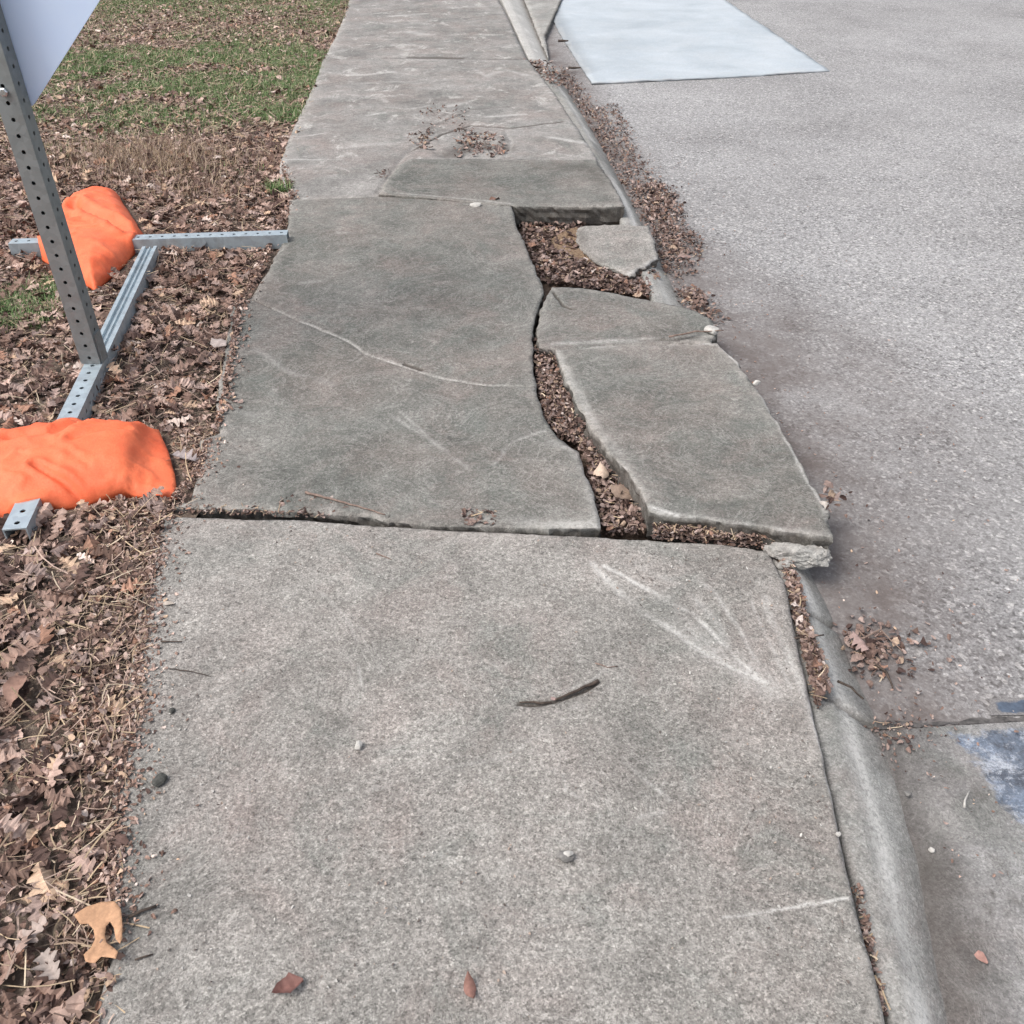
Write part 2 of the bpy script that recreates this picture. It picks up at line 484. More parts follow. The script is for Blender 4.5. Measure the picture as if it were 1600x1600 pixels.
def slab(name, outline, z, thick=0.09, spacing=0.012, mat=None, marks=(), rough=0.004, edge=0.008, seed=1, rim=0.03, wav=0.0025, dirt_edge=0.0, world_xy=False, rimpow=1.0):
    """broken or cast slab: a dense top that rounds off at the edges, rough sides, z = level or function of x, y"""
    W = list(outline) if world_xy else GW(outline, z)
    if area(W) < 0:
        W = W[::-1]
    zc = z if callable(z) else (lambda px, py: z)
    # level as a plane fitted to the outline
    if callable(z) and not world_xy:
        A = np.array([[w[0], w[1], 1] for w in GW(outline, z)])
        zz = np.array([z(p[0], p[1]) for p in outline])
        co = np.linalg.lstsq(A, zz, rcond=None)[0]
        zf = lambda x, y: co[0] * x + co[1] * y + co[2]
    else:
        zf = lambda x, y: x * 0 + (z if not callable(z) else 0)
    D = np.array(densify(W, spacing * 1.2))
    D = D + np.stack([fbm(D[:, 0], D[:, 1], 22, seed, 4), fbm(D[:, 0], D[:, 1], 22, seed + 50, 4)], 1) * rough * 2
    B = [tuple(p) for p in D.tolist()]
    lines = []
    extra = []
    for (pts, width, depth, pale, dirt) in marks:
        L = GW(pts, z) if not world_xy else pts
        L = densify(L, 0.02, False)
        L = np.array(L)
        if len(L) > 4:
            j = np.stack([fbm(L[:, 0], L[:, 1], 18, seed + 7, 3), fbm(L[:, 0], L[:, 1], 18, seed + 9, 3)], 1) * min(0.008, width * 1.6)
            L = L + j
        L = [tuple(q) for q in L.tolist()]
        lines.append((L, width, depth, pale, dirt))
        if width < spacing * 1.5:
            for i in range(len(L) - 1):
                a = np.array(L[i]); b = np.array(L[i + 1]); d = b - a
                n = np.array([-d[1], d[0]]) / (np.hypot(*d) + 1e-9)
                for t in np.arange(0, 1, 0.4):
                    for s in (-width, -width * 0.45, 0, width * 0.45, width):
                        extra.append(tuple(a + d * t + n * s))
    V, F, loop = triangulate(B, spacing, extra)
    d = poly_dist(V, B)
    er = edge * (0.55 + 0.9 * np.clip(fbm(V[:, 0], V[:, 1], 9, seed + 3, 3) + 0.5, 0, 2.0))
    t = np.clip(1 - d / er, 0, 1)
    h = zf(V[:, 0], V[:, 1]) + fbm(V[:, 0], V[:, 1], 2.6, seed + 4, 4) * wav
    h = h - er * (1 - np.sqrt(np.clip(1 - t * t, 0, 1))) * 0.8
    colr = np.zeros((len(V), 3))
    colr[:, 2] = np.clip(1 - d / rim, 0, 1) ** rimpow * np.clip(0.55 + fbm(V[:, 0], V[:, 1], 4, seed + 5, 3), 0, 1)
    if dirt_edge:
        colr[:, 1] = np.clip(1 - d / dirt_edge, 0, 1) * 0.5
    for (L, width, depth, pale, dirt) in lines:
        q = poly_dist(V, L, False)
        # fade along and break up
        k = np.clip(1 - q / width, 0, 1)
        br = np.clip(0.85 + 1.4 * fbm(V[:, 0], V[:, 1], 14, seed + 21, 4), 0.05, 1)
        h = h - depth * k
        colr[:, 0] = np.maximum(colr[:, 0], k * pale * br)
        colr[:, 1] = np.maximum(colr[:, 1], np.clip(k * 1.6, 0, 1) * dirt)
    verts = np.concatenate([V, h[:, None]], 1).tolist()
    cols = colr.tolist()
    prev = loop
    n0 = len(F)
    faces = list(F)
    for lev, (fr, off) in enumerate(((0.12, 0.001), (0.32, -0.002), (0.55, 0.0), (0.8, -0.004), (1.0, -0.008))):
        ring = []
        for k, i in enumerate(loop):
            x, y = V[i]
            a = np.array(V[loop[k - 1]]); b = np.array(V[loop[(k + 1) % len(loop)]])
            tt = b - a; n = np.array([tt[1], -tt[0]]) / (np.hypot(*tt) + 1e-9)
            o = off + (random.random() - 0.6) * rough * 1.8 + vnoise(np.array([x * 1.0 + y]), np.array([fr * thick * 2.5]), 26, seed)[0] * rough * 1.5
            ring.append(len(verts))
            verts.append([x + n[0] * o, y + n[1] * o, h[i] - thick * fr - 0.002])
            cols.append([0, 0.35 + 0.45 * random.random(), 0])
        for k in range(len(ring)):
            k2 = (k + 1) % len(ring)
            faces.append((prev[k], ring[k], ring[k2], prev[k2]))
        prev = ring
    faces.append(tuple(prev[::-1]))
    o = mesh_obj(name, verts, faces, mat, colors=np.array(cols), smooth=False)
    sm = [i < n0 for i in range(len(faces))]
    o.data.polygons.foreach_set('use_smooth', sm)
    return o

def sheet(name, poly, zfn, spacing, mat, colfn=None, smooth=True):
    B = densify(poly if area(poly) > 0 else poly[::-1], spacing)
    V, F, loop = triangulate(B, spacing)
    h = zfn(V[:, 0], V[:, 1])
    c = colfn(V[:, 0], V[:, 1]) if colfn else np.zeros((len(V), 3))
    return mesh_obj(name, np.concatenate([V, h[:, None]], 1), F, mat, colors=c, smooth=smooth)

ROAD_Z = -0.10
# kerb lines as x(y): inner edge at the kerb top, outer edge at the road level
inner_px = [(1400, 1640), (1386, 1560), (1337, 1380), (1273, 1120), (1222, 900), (1160, 790), (1078, 600), (1012, 435), (962, 320), (912, 225), (868, 148), (826, 93), (784, 0), (745, -80)]
outer_px = [(1492, 1640), (1475, 1580), (1430, 1319), (1378, 1150), (1328, 1040), (1290, 944), (1264, 892), (1205, 770), (1128, 600), (1056, 460), (1004, 350), (940, 230), (892, 150), (858, 93), (816, 0), (775, -80)]
def line_fn(px, z):
    W = sorted([G(p[0], p[1], z)[::-1] for p in px])
    ys = np.array([w[0] for w in W]); xs = np.array([w[1] for w in W])
    s0 = (xs[2] - xs[0]) / (ys[2] - ys[0]); s1 = (xs[-1] - xs[-3]) / (ys[-1] - ys[-3])
    def f(y):
        y = np.asarray(y, float)
        r = np.interp(y, ys, xs)
        r = np.where(y < ys[0], xs[0] + (y - ys[0]) * s0, r)
        return np.where(y > ys[-1], xs[-1] + (y - ys[-1]) * s1, r)
    return f
_xi = line_fn(inner_px, -0.015)
_xo = line_fn(outer_px, ROAD_Z)
def smoothfn(f, w=0.12):
    return lambda y: (f(np.asarray(y) - w) + 2 * f(y) + f(np.asarray(y) + w)) / 4
xi, xo = smoothfn(_xi, 0.05), smoothfn(_xo, 0.05)

# far land under everything
def build_land():
    S = 300
    mesh_obj('ground', [(-S, -S, -0.30), (S, -S, -0.30), (S, S, -0.30), (-S, S, -0.30)], [(0, 1, 2, 3)], M['far_lawn'])['kind'] = 'structure'
build_land()

# ---- road
def build_road():
    def zf(x, y):
        return ROAD_Z + fbm(x, y, 1.3, 5, 3) * 0.004 + 0.012 * np.clip((x - xo(y)) / 3.0, 0, 3)
    crack = [G(1376, 1137, ROAD_Z), G(1440, 1135, ROAD_Z), G(1520, 1131, ROAD_Z), G(1640, 1124, ROAD_Z)]
    cr2 = [G(1235, 512, ROAD_Z), G(1300, 520, ROAD_Z), G(1345, 510, ROAD_Z)]
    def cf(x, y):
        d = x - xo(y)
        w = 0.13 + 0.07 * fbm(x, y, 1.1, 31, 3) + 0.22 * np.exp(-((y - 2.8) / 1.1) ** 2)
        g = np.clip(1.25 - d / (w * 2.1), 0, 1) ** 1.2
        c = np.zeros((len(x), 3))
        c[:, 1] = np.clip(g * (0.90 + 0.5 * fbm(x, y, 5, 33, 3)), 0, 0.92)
        P = np.stack([x, y], 1)
        c[:, 0] = np.maximum(np.clip(1 - poly_dist(P, crack, False) / 0.016, 0, 1) * 0.0,
                             np.clip(1 - poly_dist(P, cr2, False) / 0.01, 0, 1) * 0.35)
        return c
    ys = np.concatenate([np.arange(-1.0, 12, 0.04), np.arange(12.5, 120, 3.0)])
    left = [(float(xo(y)) - 0.03, float(y)) for y in ys]
    # a strip grid running away from the kerb
    offs = np.concatenate([np.arange(0, 0.7, 0.03), np.arange(0.75, 5, 0.15), np.arange(5.5, 14, 1.5)])
    Y, O = np.meshgrid(ys, offs, indexing='ij')
    X = xo(Y.ravel()).reshape(Y.shape) - 0.03 + O
    x = X.ravel(); y = Y.ravel()
    z = zf(x, y)
    nY, nO = Y.shape
    idx = np.arange(nY * nO).reshape(nY, nO)
    F = np.stack([idx[:-1, :-1].ravel(), idx[:-1, 1:].ravel(), idx[1:, 1:].ravel(), idx[1:, :-1].ravel()], 1)
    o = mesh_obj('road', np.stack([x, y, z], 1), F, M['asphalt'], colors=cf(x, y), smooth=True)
    o['kind'] = 'structure'
    return zf
road_z = build_road()

# ---- kerb
def build_curb():
    ys = np.concatenate([np.arange(-0.6, 11.5, 0.012), np.arange(11.6, 60, 1.0)])
    K = 19
    joints = [G(1330, 1075, -0.03)[1], G(1275, 958, -0.03)[1] , G(830, 97, -0.03)[1], G(1040, 480, -0.03)[1]]
    tops = -0.014 - 0.018 * np.clip((1.9 - ys) / 0.5, 0, 1) + fbm(ys, ys * 0, 2.2, 3, 3) * 0.006
    hid = np.exp(-((ys - 3.4) / 0.85) ** 4)
    tops = tops - 0.030 * hid
    a = xi(ys); b = xo(ys)
    V = []; C = []
    for k in range(K):
        t = k / (K - 1)
        if k == 0:
            x = a + 0.0; z = tops - 0.13
        elif k == 1:
            x = a + 0.0; z = tops - 0.008
        else:
            u = (k - 2) / (K - 3)
            x = a + 0.006 + (b - a - 0.006) * u
            v = np.clip((u - 0.22) / 0.78, 0, 1)
            v = v ** 1.35 * (1.25 - 0.25 * v)
            z = tops + (ROAD_Z + 0.003 - tops) * v
        n = fbm(x, ys, 14, 8 + k % 2, 3)
        jd = np.min([np.abs(ys - j - (x - a) * sl) for j, sl in zip(joints, (-0.45, 0.1, 0.1, -0.2))], axis=0)
        dip = np.clip(1 - jd / 0.012, 0, 1)
        z2 = z + n * 0.003 - dip * 0.022
        V.append(np.stack([x + n * 0.002, ys, z2], 1))
        c = np.zeros((len(ys), 3))
        c[:, 1] = np.clip(dip * 0.85 + max(0, k - (K - 6)) * 0.09, 0, 1)
        c[:, 0] = np.clip(fbm(x, ys, 5, 77, 4) * 1.6 - 0.1, 0, 0.55) * (0.2 + 0.8 * (7 <= k <= 12)) + 0.85 * math.exp(-((k - 9.5) / 1.9) ** 2) * np.clip(0.6 + fbm(x, ys, 3, 78, 3), 0, 1)  # pale wear, plus brightening painted in against the shade on the roll
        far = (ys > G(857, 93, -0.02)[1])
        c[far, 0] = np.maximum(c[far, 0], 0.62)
        C.append(c)
    n = len(ys)
    V = np.stack(V, 1).reshape(-1, 3); C = np.stack(C, 1).reshape(-1, 3)
    idx = np.arange(n * K).reshape(n, K)
    F = np.stack([idx[:-1, :-1].ravel(), idx[:-1, 1:].ravel(), idx[1:, 1:].ravel(), idx[1:, :-1].ravel()], 1)
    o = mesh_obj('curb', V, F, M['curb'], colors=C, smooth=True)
    o['kind'] = 'structure'
build_curb()

# ---- soil under and between the slabs
def build_bed():
    ys = np.arange(0.2, 11, 0.04)
    P = [(-1.6, -0.5), (float(xi(-0.5)) + 0.02, -0.5)] + [(float(xi(y)) + 0.02, float(y)) for y in np.arange(0, 11, 0.2)] + [(-2.2, 11)]
    sheet('soil_bed', P, lambda x, y: -0.075 + fbm(x, y, 5, 41, 4) * 0.014, 0.045, M['soil'])['kind'] = 'structure'
build_bed()

# ---- the verge to the left of the pavement
def verge_z(x, y):
    return -0.022 + fbm(x, y, 2.2, 61, 4) * 0.014 + 0.016 * np.exp(-((x + 1.15) / 0.25) ** 2) * (y < 2.2)
edge_px = [(170, 1640), (170, 1500), (185, 1250), (215, 1060), (250, 800), (305, 740), (345, 640), (370, 480), (455, 310), (440, 262), (495, 130), (550, 0), (590, -90)]
EDGE = line_fn(edge_px, 0.0)
def build_verge():
    ys = np.arange(-0.6, 13, 0.25)
    P = [(float(EDGE(y)) + 0.09, float(y)) for y in ys]
    P = [(-5.5, -0.6)] + P + [(-5.5, 13)]
    sheet('verge', P, verge_z, 0.05, M['lawn'])['kind'] = 'structure'
    mesh_obj('lawn', [(-120, -60, -0.06), (-5.4, -60, -0.06), (-5.4, 120, -0.06), (-120, 120, -0.06)], [(0, 1, 2, 3)], M['far_lawn'])['kind'] = 'structure'
    mesh_obj('lawn', [(-5.39, 12.9, -0.062), (float(EDGE(12.9)) , 12.9, -0.062), (float(EDGE(60)), 60, -0.062), (-5.39, 60, -0.062)], [(0, 1, 2, 3)], M['far_lawn'])['kind'] = 'structure'
build_verge()

# ------------------------------------------------------------------ pavement slabs
near_marks = [
    ([(925, 880), (985, 940), (1050, 985), (1120, 1030), (1190, 1065)], 0.014, 0.0004, 0.95, 0),
    ([(945, 885), (1020, 925), (1085, 960), (1135, 1010), (1180, 1055)], 0.010, 0.0004, 0.9, 0),
    ([(1000, 885), (1065, 915), (1120, 970), (1150, 1030)], 0.016, 0.0002, 0.38, 0),
    ([(1060, 880), (1110, 920), (1150, 975), (1185, 1035)], 0.010, 0.0002, 0.40, 0),
    ([(1035, 940), (1090, 1000), (1150, 1035), (1200, 1075)], 0.050, 0.0, 0.42, 0),
    ([(1195, 930), (1225, 1010), (1262, 1090), (1280, 1150)], 0.014, 0.0, 0.45, 0),
    ([(1175, 940), (1205, 1010), (1240, 1075)], 0.008, 0.0, 0.35, 0),
    ([(1130, 1436), (1190, 1428), (1260, 1412), (1330, 1402)], 0.0045, 0.001, 0.8, 0),
    ([(812, 1098), (845, 1099), (868, 1096), (890, 1088), (912, 1078), (936, 1066)], 0.008, 0.008, 0, 0.85),
    ([(560, 1040), (566, 1075)], 0.005, 0.0, 0.45, 0),
    ([(880, 1210), (885, 1235), (905, 1245)], 0.006, 0.0, 0.40, 0),
    ([(975, 1195), (1010, 1222), (1050, 1250)], 0.006, 0.0, 0.45, 0),
    ([(960, 1040), (930, 1060), (870, 1085)], 0.006, 0.0, 0.25, 0),
    ([(1270, 1120), (1300, 1240), (1316, 1320)], 0.007, 0.0, 0.7, 0),
    ([(960, 1310), (1000, 1275), (1040, 1270)], 0.007, 0.0, 0.30, 0),
    ([(500, 925), (540, 960), (560, 1000)], 0.006, 0.0, 0.2, 0),
    ([(700, 1200), (800, 1180), (870, 1130)], 0.006, 0.0, 0.2, 0),
]
o = slab('sidewalk', [(244, 806), (480, 812), (700, 828), (940, 838), (1120, 849), (1200, 858), (1225, 905), (1272, 1118), (1330, 1380), (1375, 1560), (1400, 1660), (1430, 1800), (100, 1800), (140, 1640), (168, 1500), (172, 1250), (200, 1060), (222, 930)],
         0.0, 0.10, 0.0075, M['slab'], near_marks, rough=0.0016, edge=0.007, seed=3, rim=0.05, wav=0.002)
o['kind'] = 'structure'
# the part of this slab behind the camera
BX = [G(1430, 1800, 0), G(100, 1800, 0)]
o = slab('sidewalk', [(BX[1][0], BX[1][1] - 0.012), (BX[0][0], BX[0][1] - 0.012), (BX[0][0] + 0.02, -1.6), (BX[1][0] - 0.02, -1.6)], 0.0, 0.10, 0.05, M['slab'], [], world_xy=True, seed=5)
o['kind'] = 'structure'

def z_midleft(px, py):
    t = (px - 300) / 640.0
    b = (py - 310) / 515.0
    return (1 - b) * 0.022 + b * (-0.014 + 0.036 * t)
ml_marks = [
    ([(425, 478), (470, 500), (530, 525), (580, 555), (640, 575), (700, 592), (760, 600), (832, 602)], 0.010, 0.003, 0.50, 0.0),
    ([(363, 470), (395, 466), (425, 479), (470, 501), (530, 526), (580, 556), (640, 576), (700, 593), (760, 601), (832, 603)], 0.004, 0.005, 0.0, 0.42),
    ([(632, 568), (660, 577)], 0.010, 0.008, 0, 0.8),
    ([(400, 545), (450, 580), (520, 600)], 0.02, 0, 0.25, 0),
    ([(610, 650), (680, 690), (730, 730)], 0.012, 0, 0.35, 0),
    ([(690, 700), (620, 640)], 0.010, 0, 0.30, 0),
    ([(770, 725), (800, 690), (850, 672)], 0.010, 0, 0.35, 0),
    ([(740, 815), (840, 815), (935, 817)], 0.030, 0, 0.55, 0),
    ([(470, 440), (500, 437)], 0.02, 0, 0.3, 0),
    ([(530, 362), (552, 362)], 0.025, 0, 0.6, 0),
    ([(860, 690), (895, 700), (915, 740), (938, 815)], 0.02, 0, 0.35, 0),
    ([(400, 650), (340, 640)], 0.02, 0, 0.2, 0),
]
o = slab('sidewalk', [(452, 309), (620, 306), (702, 312), (800, 320), (806, 350), (826, 395), (842, 435), (850, 458), (836, 495), (832, 540), (838, 610), (852, 655), (872, 682), (904, 702), (915, 740), (930, 780), (941, 820),
                      (840, 822), (740, 822), (640, 818), (560, 808), (480, 800), (400, 798), (262, 798), (300, 785), (311, 742), (313, 690), (343, 678), (338, 620), (352, 540), (363, 475), (392, 462), (412, 430), (448, 362)],
         z_midleft, 0.10, 0.011, M['slab_b'], ml_marks, rough=0.0045, edge=0.004, seed=9, rim=0.045, wav=0.003)
o['kind'] = 'structure'

# far run of pavement: slabs up to and beyond the joint near the top of the picture
far_marks = [
    ([(640, 236), (690, 210), (735, 196), (800, 200), (880, 190)], 0.016, 0.008, 0.15, 0.8),
    ([(790, 247), (800, 222), (790, 205)], 0.018, 0.005, 0.6, 0.2),
    ([(600, 262), (560, 268), (480, 272)], 0.012, 0.003, 0.2, 0.3),
    ([(700, 240), (740, 226), (785, 232)], 0.10, 0.012, 0.1, 0.6),
    ([(520, 230), (600, 225)], 0.05, 0, 0.4, 0), ([(830, 120), (790, 110), (760, 118)], 0.05, 0, 0.5, 0), ([(700, 165), (730, 160)], 0.05, 0, 0.5, 0),
    ([(612, 305), (590, 300), (612, 268), (632, 240), (655, 222)], 0.022, 0.010, 0.6, 0.35),
    ([(655, 222), (700, 245), (790, 246)], 0.03, 0.008, 0.6, 0.3),
    ([(860, 215), (905, 222), (925, 226)], 0.03, 0, 0.9, 0),
    ([(760, 182), (820, 178)], 0.03, 0, 0.7, 0),
    ([(560, 118), (615, 112)], 0.04, 0, 0.6, 0),
    ([(575, 180), (600, 176)], 0.03, 0, 0.7, 0),
    ([(530, 143), (560, 150)], 0.035, 0, 0.6, 0),
    ([(590, 150), (605, 160)], 0.03, 0, 0.5, 0),
    ([(705, 105), (740, 108), (760, 120)], 0.03, 0, 0.5, 0),
    ([(438, 262), (446, 250), (530, 248)], 0.02, 0, 0.5, 0),
    ([(450, 215), (480, 212), (510, 208)], 0.02, 0, 0.5, 0),
    ([(870, 140), (900, 170), (915, 205)], 0.03, 0, 0.4, 0),
    ([(560, 130), (640, 128)], 0.04, 0, 0.35, 0),
    ([(670, 165), (640, 170), (600, 168)], 0.025, 0, 0.3, 0),
    ([(655, 225), (680, 195), (740, 170), (800, 165)], 0.02, 0.003, 0.15, 0.4),
]
o = slab('sidewalk', [(455, 314), (437, 270), (437, 258), (452, 214), (492, 130), (505, 93.5), (640, 93.2), (826, 94), (868, 148), (905, 205), (928, 240), (975, 326), (800, 326), (702, 318), (620, 312), (560, 312)],
         0.010, 0.10, 0.020, M['slab_c'], far_marks, rough=0.004, edge=0.004, seed=15, rim=0.10, wav=0.006)
o['kind'] = 'structure'
o = slab('sidewalk', [(503, 97), (523, 60), (540, 20), (552, -25), (765, -25), (790, 20), (826, 97), (700, 97), (640, 97)], 0.007, 0.10, 0.03, M['slab_c'],
         [([(600, 91), (826, 92.5)], 0.022, 0.004, 0, 0.5), ([(640, 90), (720, 91)], 0.05, 0.004, 0, 0.7), ([(610, 25), (665, 22)], 0.06, 0, 0.8, 0), ([(640, 50), (670, 55)], 0.08, 0, 0.6, 0), ([(620, 70), (640, 78)], 0.07, 0, 0.7, 0), ([(700, 12), (780, 10)], 0.05, 0, 0.35, 0)],
         rough=0.003, edge=0.004, seed=17, rim=0.08, wav=0.005)
o['kind'] = 'structure'
q = [G(552, -25.0), G(765, -25.0)]
for k in range(4):
    w0 = q[0][1] + 0.015 + k * 3.4
    sx = (G(765, -25)[0] - G(790, 20)[0]) / (G(765, -25)[1] - G(790, 20)[1])
    sl = (G(552, -25)[0] - G(507, 91)[0]) / (G(552, -25)[1] - G(507, 91)[1])
    a0 = q[0][0] + sl * (w0 - q[0][1]); a1 = q[1][0] + sx * (w0 - q[1][1])
    b0 = a0 + sl * 3.38; b1 = a1 + sx * 3.38
    o = slab('sidewalk', [(a0, w0), (a1, w0), (b1, w0 + 3.38), (b0, w0 + 3.38)], 0.006, 0.10, 0.12, M['slab_c'], [], world_xy=True, seed=20 + k)
    o['kind'] = 'structure'

# broken pieces that heaved: each could be lifted on its own
def z_midright(px, py):
    return 0.024 + 0.031 * (py - 530) / 300.0
mr_marks = [
    ([(1122, 536), (1180, 600), (1235, 700), (1290, 800)], 0.008, 0.001, 0.55, 0),
    ([(870, 548), (900, 610), (930, 665), (990, 745), (1012, 792)], 0.022, 0, 0.36, 0),
    ([(1020, 800), (1110, 812), (1225, 828), (1290, 838)], 0.016, 0, 0.5, 0),
    ([(880, 545), (980, 538), (1110, 536)], 0.014, 0, 0.45, 0),
    ([(1010, 790), (1040, 800), (1060, 805)], 0.014, 0, 0.9, 0),
]
o = slab('broken_slab', [(868, 546), (960, 540), (1040, 538), (1118, 533), (1150, 562), (1182, 605), (1215, 660), (1262, 742), (1292, 795), (1300, 838), (1225, 828), (1112, 811), (1016, 800), (998, 765), (982, 738), (944, 700), (918, 658), (900, 628), (884, 592), (872, 562)],
         z_midright, 0.095, 0.010, M['slab_b'], mr_marks, rough=0.0055, edge=0.0035, seed=23, rim=0.05, wav=0.0035)
tag(o, 'large heaved piece of cracked pavement slab tipped up over the kerb, beside the leaf-filled gap', 'broken slab')
o = slab('broken_slab', [(862, 447), (905, 449), (950, 456), (1035, 472), (1085, 483), (1108, 496), (1120, 517), (1110, 536), (1030, 541), (950, 543), (874, 547), (843, 543), (839, 512), (846, 480), (855, 462)],
         lambda px, py: 0.018 + 0.004 * (px - 840) / 280.0, 0.08, 0.011, M['slab_b'],
         [([(866, 458), (880, 478), (895, 484)], 0.008, 0.006, 0, 0.8), ([(866, 536), (1000, 531), (1110, 524)], 0.02, 0, 0.5, 0), ([(1000, 531), (1060, 530), (1090, 526)], 0.012, 0.006, 0.2, 0.45)],
         rough=0.005, edge=0.0035, seed=27, rim=0.05, wav=0.0035)
tag(o, 'smaller wedge-shaped broken slab piece between the leafy hole and the large heaved piece', 'broken slab')
o = slab('broken_slab', [(592, 303), (604, 280), (622, 258), (640, 247), (740, 247.5), (800, 248), (930, 248), (950, 275), (978, 321), (890, 322), (802, 321), (700, 311)],
         0.034, 0.085, 0.016, M['slab_b'], [([(850, 262), (925, 262), (950, 285)], 0.10, 0, 0.0, 0.28), ([(600, 300), (700, 308), (800, 318)], 0.012, 0, 0.35, 0)],
         rough=0.0045, edge=0.005, seed=31, rim=0.05, wav=0.003)
tag(o, 'raised slab piece with a dark exposed front edge standing above the leafy hole', 'broken slab')
o = slab('broken_slab', [(905, 352), (960, 349), (1014, 352), (1024, 378), (1028, 402), (1004, 416), (982, 430), (960, 418), (935, 408), (912, 392), (900, 372)],
         lambda px, py: -0.030 + 0.012 * (px - 900) / 130.0, 0.05, 0.013, M['slab'], [([(1026, 402), (1004, 416), (984, 428)], 0.018, 0, 0.7, 0), ([(905, 360), (915, 395), (940, 408)], 0.03, 0, 0, 0.35)],
         rough=0.006, edge=0.008, seed=35, rim=0.04, wav=0.004)
tag(o, 'flat loose slab fragment sunk in the leafy hole beside the gutter', 'broken slab')

# crumbled lumps of concrete
def lump(name, c, size, mat, seed, label, cat, flat=0.55, group=None, rot=0.0, sub=3):
    import bmesh
    bm = bmesh.new()
    bmesh.ops.create_icosphere(bm, subdivisions=sub, radius=1.0)
    rs = random.Random(seed)
    planes = [(Vector((rs.gauss(0, 1), rs.gauss(0, 1), rs.gauss(0, 0.7))).normalized(), rs.uniform(0.62, 0.9)) for _ in range(9)]
    for v in bm.verts:
        for n, d in planes:
            k = v.co.dot(n)
            if k > d:
                v.co -= n * (k - d)
        v.co *= 1 + rs.uniform(-0.03, 0.03) + (0.22 * mnoise.noise(v.co * 3.1 + Vector((seed, 0, 0))) + 0.14 * mnoise.noise(v.co * 7.0)) * (1 if sub > 3 else 0.3)
        v.co = Vector((v.co.x * size[0], v.co.y * size[1], v.co.z * size[2]))
    bm.transform(Matrix.Rotation(rot, 4, 'Z'))
    me = bpy.data.meshes.new(name)
    bm.to_mesh(me); bm.free()
    me.materials.append(mat)
    if mat.name.endswith('concrete'):
        ca = me.color_attributes.new('mk', 'FLOAT_COLOR', 'POINT')
        ca.data.foreach_set('color', [v for _ in me.vertices for v in (0.3 * rs.random(), 0.1 * rs.random(), 0, 1)])
    o = bpy.data.objects.new(name, me)
    o.location = c
    COL.objects.link(o)
    return tag(o, label, cat, group)

def at(px, py, z):
    x, y = G(px, py, z)
    return (x, y, z)
lump('concrete_chunk', at(1246, 866, -0.002), (0.080, 0.034, 0.030), M['curb'], 3, 'rough crumbled concrete lump under the front corner of the heaved slab', 'concrete chunk', rot=R(-12), sub=4)
lump('concrete_chunk', at(1278, 872, -0.004), (0.032, 0.028, 0.028), M['curb'], 4, 'small pale concrete lump at the outer corner below the heaved slab', 'concrete chunk', sub=4)
lump('concrete_chunk', at(1228, 884, -0.015), (0.026, 0.018, 0.018), M['curb'], 6, 'little concrete crumb at the top end of the curb gap', 'concrete chunk')
lump('concrete_chunk', at(1112, 516, 0.030), (0.028, 0.028, 0.018), M['pebble_pale'], 8, 'pale stone chip on the outer tip of the wedge-shaped slab piece', 'concrete chunk')
lump('concrete_chunk', at(1182, 598, 0.036), (0.014, 0.012, 0.008), M['pebble_pale'], 9, 'tiny pale chip on the far outer edge of the heaved slab', 'concrete chunk')
lump('concrete_chunk', at(744, 321, 0.028), (0.034, 0.022, 0.014), M['pebble_pale'], 10, 'flat white chip on the joint left of the leafy hole', 'concrete chunk')
lump('pebble', at(560, 1165, 0.006), (0.009, 0.011, 0.008), M['pebble_pale'], 13, 'small white pebble on the left middle of the near slab', 'pebble')
lump('pebble', at(883, 1338, 0.006), (0.017, 0.010, 0.009), M['pebble_grey'], 14, 'oblong grey pebble on the lower middle of the near slab', 'pebble')
lump('pebble', at(888, 1334, 0.013), (0.010, 0.006, 0.004), M['pebble_pale'], 15, 'white flake leaning on the oblong grey pebble', 'pebble')
lump('pebble', at(1310, 1303, 0.005), (0.005, 0.005, 0.004), M['pebble_pale'], 16, 'tiny white pebble on the slab edge beside the curb', 'pebble')
lump('pebble', at(1456, 1328, ROAD_Z + 0.01), (0.006, 0.006, 0.005), M['pebble_pale'], 17, 'tiny white pebble on the gutter just outside the curb', 'pebble')
lump('pebble', at(1418, 1240, ROAD_Z + 0.02), (0.008, 0.007, 0.005), M['pebble_grey'], 18, 'grey pebble at the foot of the curb near the gutter joint', 'pebble')
lump('seed_pod', at(250, 1218, 0.006), (0.012, 0.019, 0.008), M['seed'], 19, 'dark oval seed pod on the left of the near slab', 'seed pod', rot=R(-30))
lump('seed_pod', at(269, 1110, 0.004), (0.007, 0.008, 0.005), M['seed'], 20, 'tiny dark seed above the oval pod on the near slab', 'seed pod')

